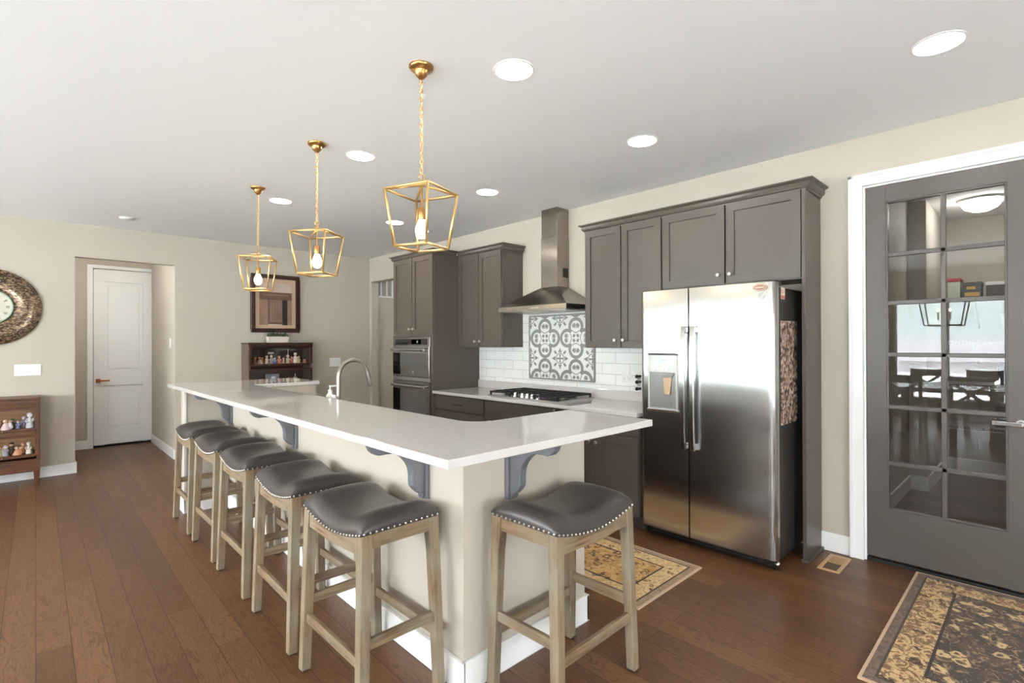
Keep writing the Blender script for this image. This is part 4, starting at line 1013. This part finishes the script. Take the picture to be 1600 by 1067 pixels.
# figurines
PAL = {}
def col(c):
    k = 'fig_%d_%d_%d' % c
    if k not in MAT: MAT[k] = plain(k, c, .4)
    return k
def figurine(x, y, z, h, body, head, accent, label, kind=0):
    b = MB(); s = h
    b.cur = 0
    if kind == 0:     # standing child in a smock
        b.lathe([(.20*s, 0), (.22*s, .04*s), (.20*s, .10*s), (.17*s, .35*s), (.12*s, .58*s), (.06*s, .68*s)], (x, y, z), 12)
        b.cur = 2; b.tube([(x-.12*s, y-.02*s, z+.58*s), (x-.2*s, y-.10*s, z+.42*s), (x-.1*s, y-.2*s, z+.38*s)], .05*s, 7); b.tube([(x+.12*s, y-.02*s, z+.58*s), (x+.2*s, y-.10*s, z+.42*s), (x+.12*s, y-.2*s, z+.45*s)], .05*s, 7)
        b.cur = 1; b.ball((x, y-.02*s, z+.80*s), .15*s, 10)
        b.cur = 2; b.lathe([(.165*s, 0), (.14*s, .08*s), (.05*s, .14*s), (0, .15*s)], (x, y, z+.83*s), 10)
    elif kind == 1:   # seated pair
        b.lathe([(.38*s, 0), (.36*s, .12*s), (.22*s, .4*s), (.12*s, .55*s)], (x, y, z), 12)
        b.cur = 2; b.lathe([(.2*s, 0), (.17*s, .25*s), (.09*s, .45*s)], (x+.24*s, y-.03*s, z+.12*s), 10)
        b.cur = 1; b.ball((x-.05*s, y, z+.70*s), .17*s, 10); b.ball((x+.25*s, y-.03*s, z+.66*s), .13*s, 10)
    elif kind == 2:   # goblet
        b.lathe([(.16*s, 0), (.15*s, .03*s), (.03*s, .08*s), (.03*s, .45*s), (.13*s, .62*s), (.17*s, .85*s), (.16*s, s), (.14*s, s), (.15*s, .85*s), (.0, .55*s)], (x, y, z), 14)
    elif kind == 3:   # round bowl / cup
        b.lathe([(.2*s, 0), (.32*s, .12*s), (.42*s, .5*s), (.40*s, .9*s), (.43*s, s), (.36*s, .95*s), (.34*s, .5*s), (0, .2*s)], (x, y, z), 14)
    elif kind == 4:   # lidded urn
        b.lathe([(.22*s, 0), (.10*s, .08*s), (.26*s, .3*s), (.28*s, .45*s), (.14*s, .62*s)], (x, y, z), 14); b.cur = 2; b.lathe([(.16*s, .62*s), (.12*s, .72*s), (.03*s, .8*s), (.05*s, .9*s), (0, s)], (x, y, z), 12)
    o = obj('figurine' if kind < 2 else {2: 'goblet', 3: 'bowl', 4: 'urn'}[kind], b, [col(body), col(head), col(accent)])
    return tag(o, label, {0: 'figurine', 1: 'figurine', 2: 'goblet', 3: 'bowl', 4: 'urn'}[kind])
skin = (226, 190, 160)
zsf = 1.1503
top = [(2.20, .105, (150, 96, 62), (206, 152, 112), (120, 74, 50), 'small rust-brown figurine, leftmost on the top shelf of the dark bookcase', 0),
       (2.262, .110, (172, 150, 140), (196, 130, 84), (150, 96, 66), 'seated pair figurine in mauve, second from left on the dark bookcase top shelf', 1),
       (2.345, .115, (222, 206, 160), skin, (200, 176, 130), 'cream-dressed figurine, third from left on the dark bookcase top shelf', 0),
       (2.405, .118, (170, 152, 150), (220, 200, 184), (206, 200, 196), 'grey-mauve figurine under a pale sign, on the dark bookcase top shelf', 0),
       (2.448, .085, (92, 112, 168), (226, 206, 190), (190, 200, 220), 'small blue figurine left of centre on the dark bookcase top shelf', 0),
       (2.505, .112, (198, 96, 72), (226, 186, 150), (196, 142, 96), 'orange-red figurine in the middle of the dark bookcase top shelf', 0),
       (2.562, .085, (206, 154, 116), skin, (130, 84, 60), 'short tan figurine right of the orange-red one', 0),
       (2.620, .120, (206, 204, 150), (238, 222, 190), (220, 214, 170), 'pale yellow figurine holding a tall staff on the dark bookcase', 0),
       (2.672, .095, (200, 104, 88), (222, 170, 160), (214, 130, 120), 'red and pink figurine left of the tall white one', 0),
       (2.722, .150, (236, 230, 220), (226, 200, 176), (228, 214, 196), 'tall white figurine, tallest on the dark bookcase top shelf', 0),
       (2.768, .100, (214, 196, 120), (232, 216, 190), (220, 206, 150), 'yellow figurine right of the tall white one', 0),
       (2.845, .060, (206, 140, 124), (226, 186, 170), (188, 116, 100), 'low pink figurine at the right end of the dark bookcase top shelf', 1)]
for x, hh, bd, hd, ac, lb, kd in top: figurine(x, 7.20, zsf, hh, bd, hd, ac, lb, kd)
b = MB(); b.tube([(2.612, 7.17, zsf), (2.612, 7.17, zsf+.19)], .004, 6); tag(obj('staff', b, col((220, 214, 200))), 'thin pale staff standing before the pale yellow figurine', 'staff')
b = MB(); b.box(2.375, 7.235, zsf+.13, 2.445, 7.243, zsf+.155); b.tube([(2.41, 7.239, zsf), (2.41, 7.239, zsf+.13)], .003, 6); tag(obj('shelf_sign', b, col((198, 184, 166))), 'small pale sign on a stick behind the grey-mauve figurine', 'sign')
zs2 = .8003
figurine(2.50, 7.2, zs2, .10, (190, 186, 180), skin, (160, 156, 150), 'small silver goblet on the second shelf of the dark bookcase', 2)
b = MB(); b.box(2.36, 7.30, zs2, 2.54, 7.31, zs2+.205); tag(obj('display_plate', b, col((150, 146, 158))), 'grey rectangular plaque at the back of the dark bookcase second shelf', 'plaque')
low = [(2.22, .13, (150, 132, 110), 3, 'flat tan bowl at the left of the dark bookcase second shelf'), (2.43, .18, (196, 196, 196), 2, 'tall silver goblet before the grey plaque'), (2.57, .11, (170, 160, 150), 3, 'pale cup in the middle of the dark bookcase second shelf'),
       (2.640, .11, (120, 108, 100), 4, 'dark urn right of the pale cup'), (2.715, .21, (170, 166, 160), 4, 'tall grey urn on the dark bookcase second shelf'), (2.80, .14, (206, 200, 192), 3, 'white cup at the right of the dark bookcase second shelf')]
for x, hh, bd, kd, lb in low: figurine(x, 7.19, zs2, hh if kd != 3 else hh*.6, bd, skin, bd, lb, kd)
zl = .5753
names = ['mint and white', 'dark green', 'coral pink', 'rosy white', 'pale pink', 'deep green', 'blue grey', 'lilac', 'silver white']
colsL = [((176, 206, 184), (226, 214, 200), (238, 236, 230)), ((70, 84, 60), skin, (110, 90, 70)), ((214, 136, 116), skin, (230, 196, 180)), ((230, 200, 196), (240, 220, 206), (206, 110, 100)), ((232, 206, 204), skin, (238, 232, 228)), ((56, 88, 72), (226, 206, 190), (90, 120, 96)), ((112, 124, 156), (220, 204, 196), (150, 160, 190)), ((160, 150, 176), (226, 210, 200), (190, 180, 206)), ((206, 206, 212), (236, 228, 224), (220, 220, 226))]
for k, (nm, cc) in enumerate(zip(names, colsL)):
    figurine(-.30+k*.043, 7.14+.07*(k % 2), zl, .085+.016*((k*5) % 3) if k < 8 else .16, *cc, nm+' figurine behind glass, upper shelf of the golden brown bookcase', 1 if k in (2, 4) else 0)
zl = .3153
names = ['brick red', 'olive', 'cream', 'pale lime', 'grey lavender', 'dark umber', 'peach', 'apricot', 'ivory']
colsL = [((150, 78, 60), skin, (110, 60, 46)), ((132, 128, 80), skin, (160, 140, 90)), ((226, 206, 170), (230, 190, 150), (206, 170, 130)), ((206, 210, 160), skin, (220, 190, 150)), ((170, 164, 176), (226, 220, 220), (196, 190, 200)), ((84, 62, 46), skin, (60, 46, 36)), ((224, 160, 120), skin, (206, 130, 90)), ((228, 170, 130), (236, 200, 170), (220, 150, 110)), ((226, 218, 206), (236, 226, 214), (206, 196, 186))]
for k, (nm, cc) in enumerate(zip(names, colsL)):
    figurine(-.30+k*.042, 7.14+.07*(k % 2), zl, .095+.014*((k*7) % 3), *cc, nm+' figurine behind glass, lower shelf of the golden brown bookcase', 1 if k in (3, 6) else 0)
# planter on the dark bookcase
t22 = thing('planter', 'low white planter with green leaves on the dark bookcase', 'plant', (2.505, 7.26, 1.432))
b = MB(); b.frustum([(2.375, 7.215, 1.4325), (2.635, 7.215, 1.4325), (2.635, 7.305, 1.4325), (2.375, 7.305, 1.4325)], [(2.365, 7.205, 1.515), (2.645, 7.205, 1.515), (2.645, 7.315, 1.515), (2.365, 7.315, 1.515)]); obj('pot', b, MAT.setdefault('pot', plain('white_textured_pot', (226, 216, 204), .6, bump=.6, bscale=60)), t22, bevel=.004)
b = MB()
for k in range(90):
    x = random.uniform(2.38, 2.63); y = random.uniform(7.22, 7.30); a = random.uniform(0, 2*PI); ln = random.uniform(.04, .085); tl = random.uniform(.1, .6)
    p = Vector((x, y, 1.508)); d = Vector((math.cos(a)*tl, math.sin(a)*tl, 1)).normalized(); sd = d.cross(Vector((math.cos(a+1.3), math.sin(a+1.3), 0))).normalized()*.009
    q = p+d*ln; mm = p+d*ln*.5+Vector((math.cos(a), math.sin(a), 0))*.004; nn = d.cross(sd).normalized()*.002
    b.add([p, mm+sd, q, mm-sd, mm+nn], [(0, 1, 4), (1, 2, 4), (2, 3, 4), (3, 0, 4)], True)
obj('foliage', b, 'leaf', t22, kind='stuff')

# ================================================================== PANTRY (seen through the glass)
t23 = thing('ceiling_dome_light', 'bright round dome light on the pantry ceiling', 'ceiling light', (6.5, .42, C))
b = MB(); b.lathe([(0, -.12), (.06, -.115), (.12, -.085), (.15, -.04), (.155, -.02)], (6.5, .42, C), 28); obj('shade', b, 'dome', t23)
b = MB(); b.lathe([(.165, -.02), (.17, 0)], (6.5, .42, C-.0003), 28); obj('base', b, 'trim', t23)
def wire_shelf(z, label):
    t = thing('wire_shelf', label, 'shelf', (7.2, 0, z), 'white wire shelves in the pantry'); b = MB()
    for xx in [6.98+.045*k for k in range(11)]: b.tube([(xx, -1.29, z), (xx, .76, z)], .0028, 5)
    for yy in [-1.28+.2*k for k in range(11)]: b.tube([(6.98, yy, z-.004), (7.44, yy, z-.004)], .003, 5)
    b.tube([(6.975, -1.29, z-.035), (6.975, .76, z-.035)], .004, 6); b.tube([(6.975, -1.29, z), (6.975, .76, z)], .004, 6)
    for yy in [-1.28+.028*k for k in range(73)]: b.tube([(6.975, yy, z), (6.975, yy, z-.035)], .002, 4)
    for yy in (-1.0, .5): b.tube([(6.98, yy, z-.03), (7.44, yy, z-.30)], .005, 6)
    obj('wire_grid', b, 'white_plastic', t)
for z, l in ((1.86, 'highest white wire shelf in the pantry'), (1.42, 'white wire shelf below the highest one in the pantry'), (.98, 'white wire shelf at waist height in the pantry'), (.55, 'lowest white wire shelf in the pantry')): wire_shelf(z, l)
def carton(x0, y0, z0, x1, y1, z1, c, c2, label, cat='box', lid=.0):
    t = thing('carton' if cat == 'box' else cat, label, cat, ((x0+x1)/2, (y0+y1)/2, z0))
    obj('body', MB().box(x0, y0, z0, x1, y1, z1), col(c), t, bevel=.004)
    obj('lid', MB().box(x0-.004, y0-.004, z1-.03 if lid == 0 else z1-lid, x1+.004, y1+.004, z1+.004), col(c2), t, bevel=.003)
    return t
zz = 1.8635
carton(7.05, .62, zz, 7.3, .72, zz+.21, (196, 206, 186), (178, 70, 74), 'pale green carton with red top, left on the high pantry shelf')
tb = carton(7.05, .455, zz, 7.25, .60, zz+.16, (70, 78, 84), (60, 58, 60), 'dark picture box on the high pantry shelf')
b = MB(); b.box(7.046, .47, zz+.02, 7.049, .585, zz+.06); b.box(7.046, .50, zz+.09, 7.049, .57, zz+.12); obj('print', b, col((214, 170, 96)), tb)
carton(7.03, .22, zz, 7.35, .42, zz+.15, (84, 80, 84), (230, 230, 230), 'dark bin with a white lid on the high pantry shelf', 'storage bin')
t24 = thing('bucket', 'white plastic bucket on the second pantry shelf', 'bucket', (7.2, .20, 1.4235)); b = MB(); b.lathe([(.10, 0), (.12, .25), (.128, .255), (.128, .285), (.0, .29)], (7.2, .20, 1.4235), 24); obj('pail', b, 'white_plastic', t24)
carton(7.05, -.05, 1.4235, 7.3, .05, 1.68, (110, 104, 104), (90, 86, 86), 'grey bag-like box right of the white bucket')
carton(7.05, .1, .9835, 7.35, .34, 1.2, (96, 92, 94), (120, 116, 116), 'grey bin on the waist-high pantry shelf', 'storage bin')
carton(7.05, .1, .5535, 7.35, .36, .80, (150, 146, 144), (170, 168, 166), 'light grey bin on the lowest pantry shelf', 'storage bin')

# ================================================================== DINING SIDE (reflected in the glass)
t25 = thing('dining_table', 'white-topped trestle dining table by the left windows', 'table', (-1.95, 1.05, 0))
obj('table_top', MB().box(-2.7, .25, .72, -1.25, 1.78, .76), plain('white_table_top', (228, 226, 222), .25), t25, bevel=.004)
for yy in (.5, 1.5):
    b = MB(); b.box(-2.2, yy-.05, .05, -2.1, yy+.05, .72); b.box(-1.85, yy-.05, .05, -1.75, yy+.05, .72); b.box(-2.45, yy-.05, 0, -1.5, yy+.05, .06); b.box(-2.4, yy-.05, .66, -1.5, yy+.05, .72); obj('trestle', b, 'cabinet', t25, bevel=.004)
def chair(label):
    t = thing('dining_chair', label, 'chair', (0, 0, 0), 'grey dining chairs round the table')
    obj('seat', MB().box(-.22, -.22, .44, .22, .22, .48), 'curtain', t, bevel=.01, local=True)
    for x in (-.2, .2):
        for y in (-.2, .2): obj('leg', MB().box(x-.02, y-.02, 0, x+.02, y+.02, .45 if x < 0 else .96), 'cabinet', t, local=True)
    b = MB(); b.box(.185, -.2, .84, .215, .2, .95); b.box(.185, -.2, .56, .215, .2, .60)
    for s in (-1, 1):
        M = Matrix.Translation((.2, 0, .72)) @ Matrix.Rotation(s*.65, 4, 'X'); b.box(-.012, -.2, -.02, .012, .2, .02, M)
    obj('backrest', b, 'cabinet', t, local=True); return t
ch0_ = chair('grey cross-back dining chair on the kitchen side of the table, nearer the windows')
ch0_.location = (-1.12, 1.40, 0)
dup(ch0_, (-1.12, .68, 0), 0, 'grey cross-back dining chair on the kitchen side of the table, nearer the back wall')
dup(ch0_, (-2.85, 1.40, 0), PI, 'grey cross-back dining chair on the window side of the table, right')
dup(ch0_, (-2.85, .68, 0), PI, 'grey cross-back dining chair on the window side of the table, left')
t26 = thing('chandelier', 'black lantern chandelier over the dining table', 'chandelier', (-2.0, 1.06, C))
b = MB(); zt_, zb_ = 2.05, 1.66; ct, cb = .27, .21
tp = [Vector((-2.0+sx*ct, 1.06+sy*ct, zt_)) for sx, sy in ((-1, -1), (1, -1), (1, 1), (-1, 1))]; bt = [Vector((-2.0+sx*cb, 1.06+sy*cb, zb_)) for sx, sy in ((-1, -1), (1, -1), (1, 1), (-1, 1))]
for i in range(4): b.tube([tp[i], tp[(i+1) % 4]], .008, 4); b.tube([bt[i], bt[(i+1) % 4]], .008, 4); b.tube([tp[i], bt[i]], .008, 4); b.tube([tp[i], Vector((-2, 1.06, 2.15))], .008, 4)
b.tube([(-2, 1.06, 1.75), (-2, 1.06, C)], .008, 8); obj('lantern_frame', b, 'black', t26)
for sx, sy in ((-1, 0), (1, 0), (0, 1), (0, -1)):
    k = MB(); k.tube([(-2+sx*.07, 1.06+sy*.07, 1.74), (-2+sx*.07, 1.06+sy*.07, 1.86)], .011, 8); k.cur = 1; k.ball((-2+sx*.07, 1.06+sy*.07, 1.89), .018, 8, 1.5); obj('candle', k, ['paper', 'bulb'], t26)
for (yy, l) in ((2.16, 'grey curtain panel at the far side of the dining window'), (.30, 'grey curtain panel at the near side of the dining window')):
    b = MB(); n = 40; vs = []
    for k in range(n+1):
        yk = yy-.16+.32*k/n; xk = LX+.09+.028*math.sin(k*1.15)
        vs += [(xk, yk, .02), (xk, yk, 2.35), (xk+.004, yk, .02), (xk+.004, yk, 2.35)]
    fs = []
    for k in range(n): fs += [(4*k, 4*k+4, 4*k+5, 4*k+1), (4*k+2, 4*k+3, 4*k+7, 4*k+6)]
    b.add(vs, fs, True); tag(obj('curtain', b, 'curtain'), l, 'curtain')

# ================================================================== OUTDOORS
def hills_mat():
    b = NB('sage_hillside'); v = b.coord()
    n = b.noise(v, .05, 5, .6); n2 = b.noise(v, .6, 4)
    near = b.mix(n2, b.ramp(n, [(.35, lin((176, 182, 176))), (.6, lin((206, 203, 204)))]), lin((160, 168, 162)))  # nearer ground kept paler so it bounces more sunlight indoors
    far = b.mix(n2, b.ramp(n, [(.35, lin((122, 132, 126))), (.6, lin((146, 148, 146)))]), lin((104, 116, 110)))
    sp = b.n('ShaderNodeSeparateXYZ'); b.link(v, sp.inputs[0])
    b.bsdf(b.mix(b.ramp(b.math('MULTIPLY', sp.outputs[0], -.005), [(.3, (0, 0, 0)), (.42, (1, 1, 1))]), near, far), .95); return b.m
vs = []; fs = []; nx, ny = 40, 60
for i in range(nx+1):
    for j in range(ny+1):
        x = -9-(i/nx)**1.6*380; y = -220+440*j/ny; q = max(0, (-x-60)/320)
        hgt = -3+q*30*(1+.35*math.sin(y*.018+.8)+.18*math.sin(y*.05+x*.02))
        vs.append((x, y, hgt))
for i in range(nx):
    for j in range(ny): a = i*(ny+1)+j; fs.append((a, a+1, a+ny+2, a+ny+1))
MAT['hills'] = hills_mat(); MAT['bounce_ground'] = plain('pale_bounce_ground', (214, 212, 210), .9, var=.05)
o = obj('ground_hills', MB().add(vs, fs, True), 'hills'); o['kind'] = 'structure'
o = obj('ground_yard', MB().box(-9, -60, -3.2, 40, -3, -3.0), 'bounce_ground'); o['kind'] = 'structure'  # unseen ground, made pale to bounce sunlight up to the ceiling
t27 = thing('house', 'pale neighbouring house outside the dining window', 'house', (-40, 0, -3))
b = MB(); b.box(-46, -2, -3, -36, 9, .2); obj('wall', b, plain('pale_siding', (206, 200, 200), .8), t27)
b = MB(); b.prism([(-36.0+.6, .1), (-46.6, .1), (-41, 1.6)], lambda a, z, q: (a, q, z), -2.5, 9.5); obj('roof', b, plain('grey_shingle', (150, 146, 146), .9), t27)
for yy in (0, 2.4, 5): obj('window', MB().box(-35.99, yy, -1.6, -35.9, yy+1, -.3), 'white_plastic', t27)
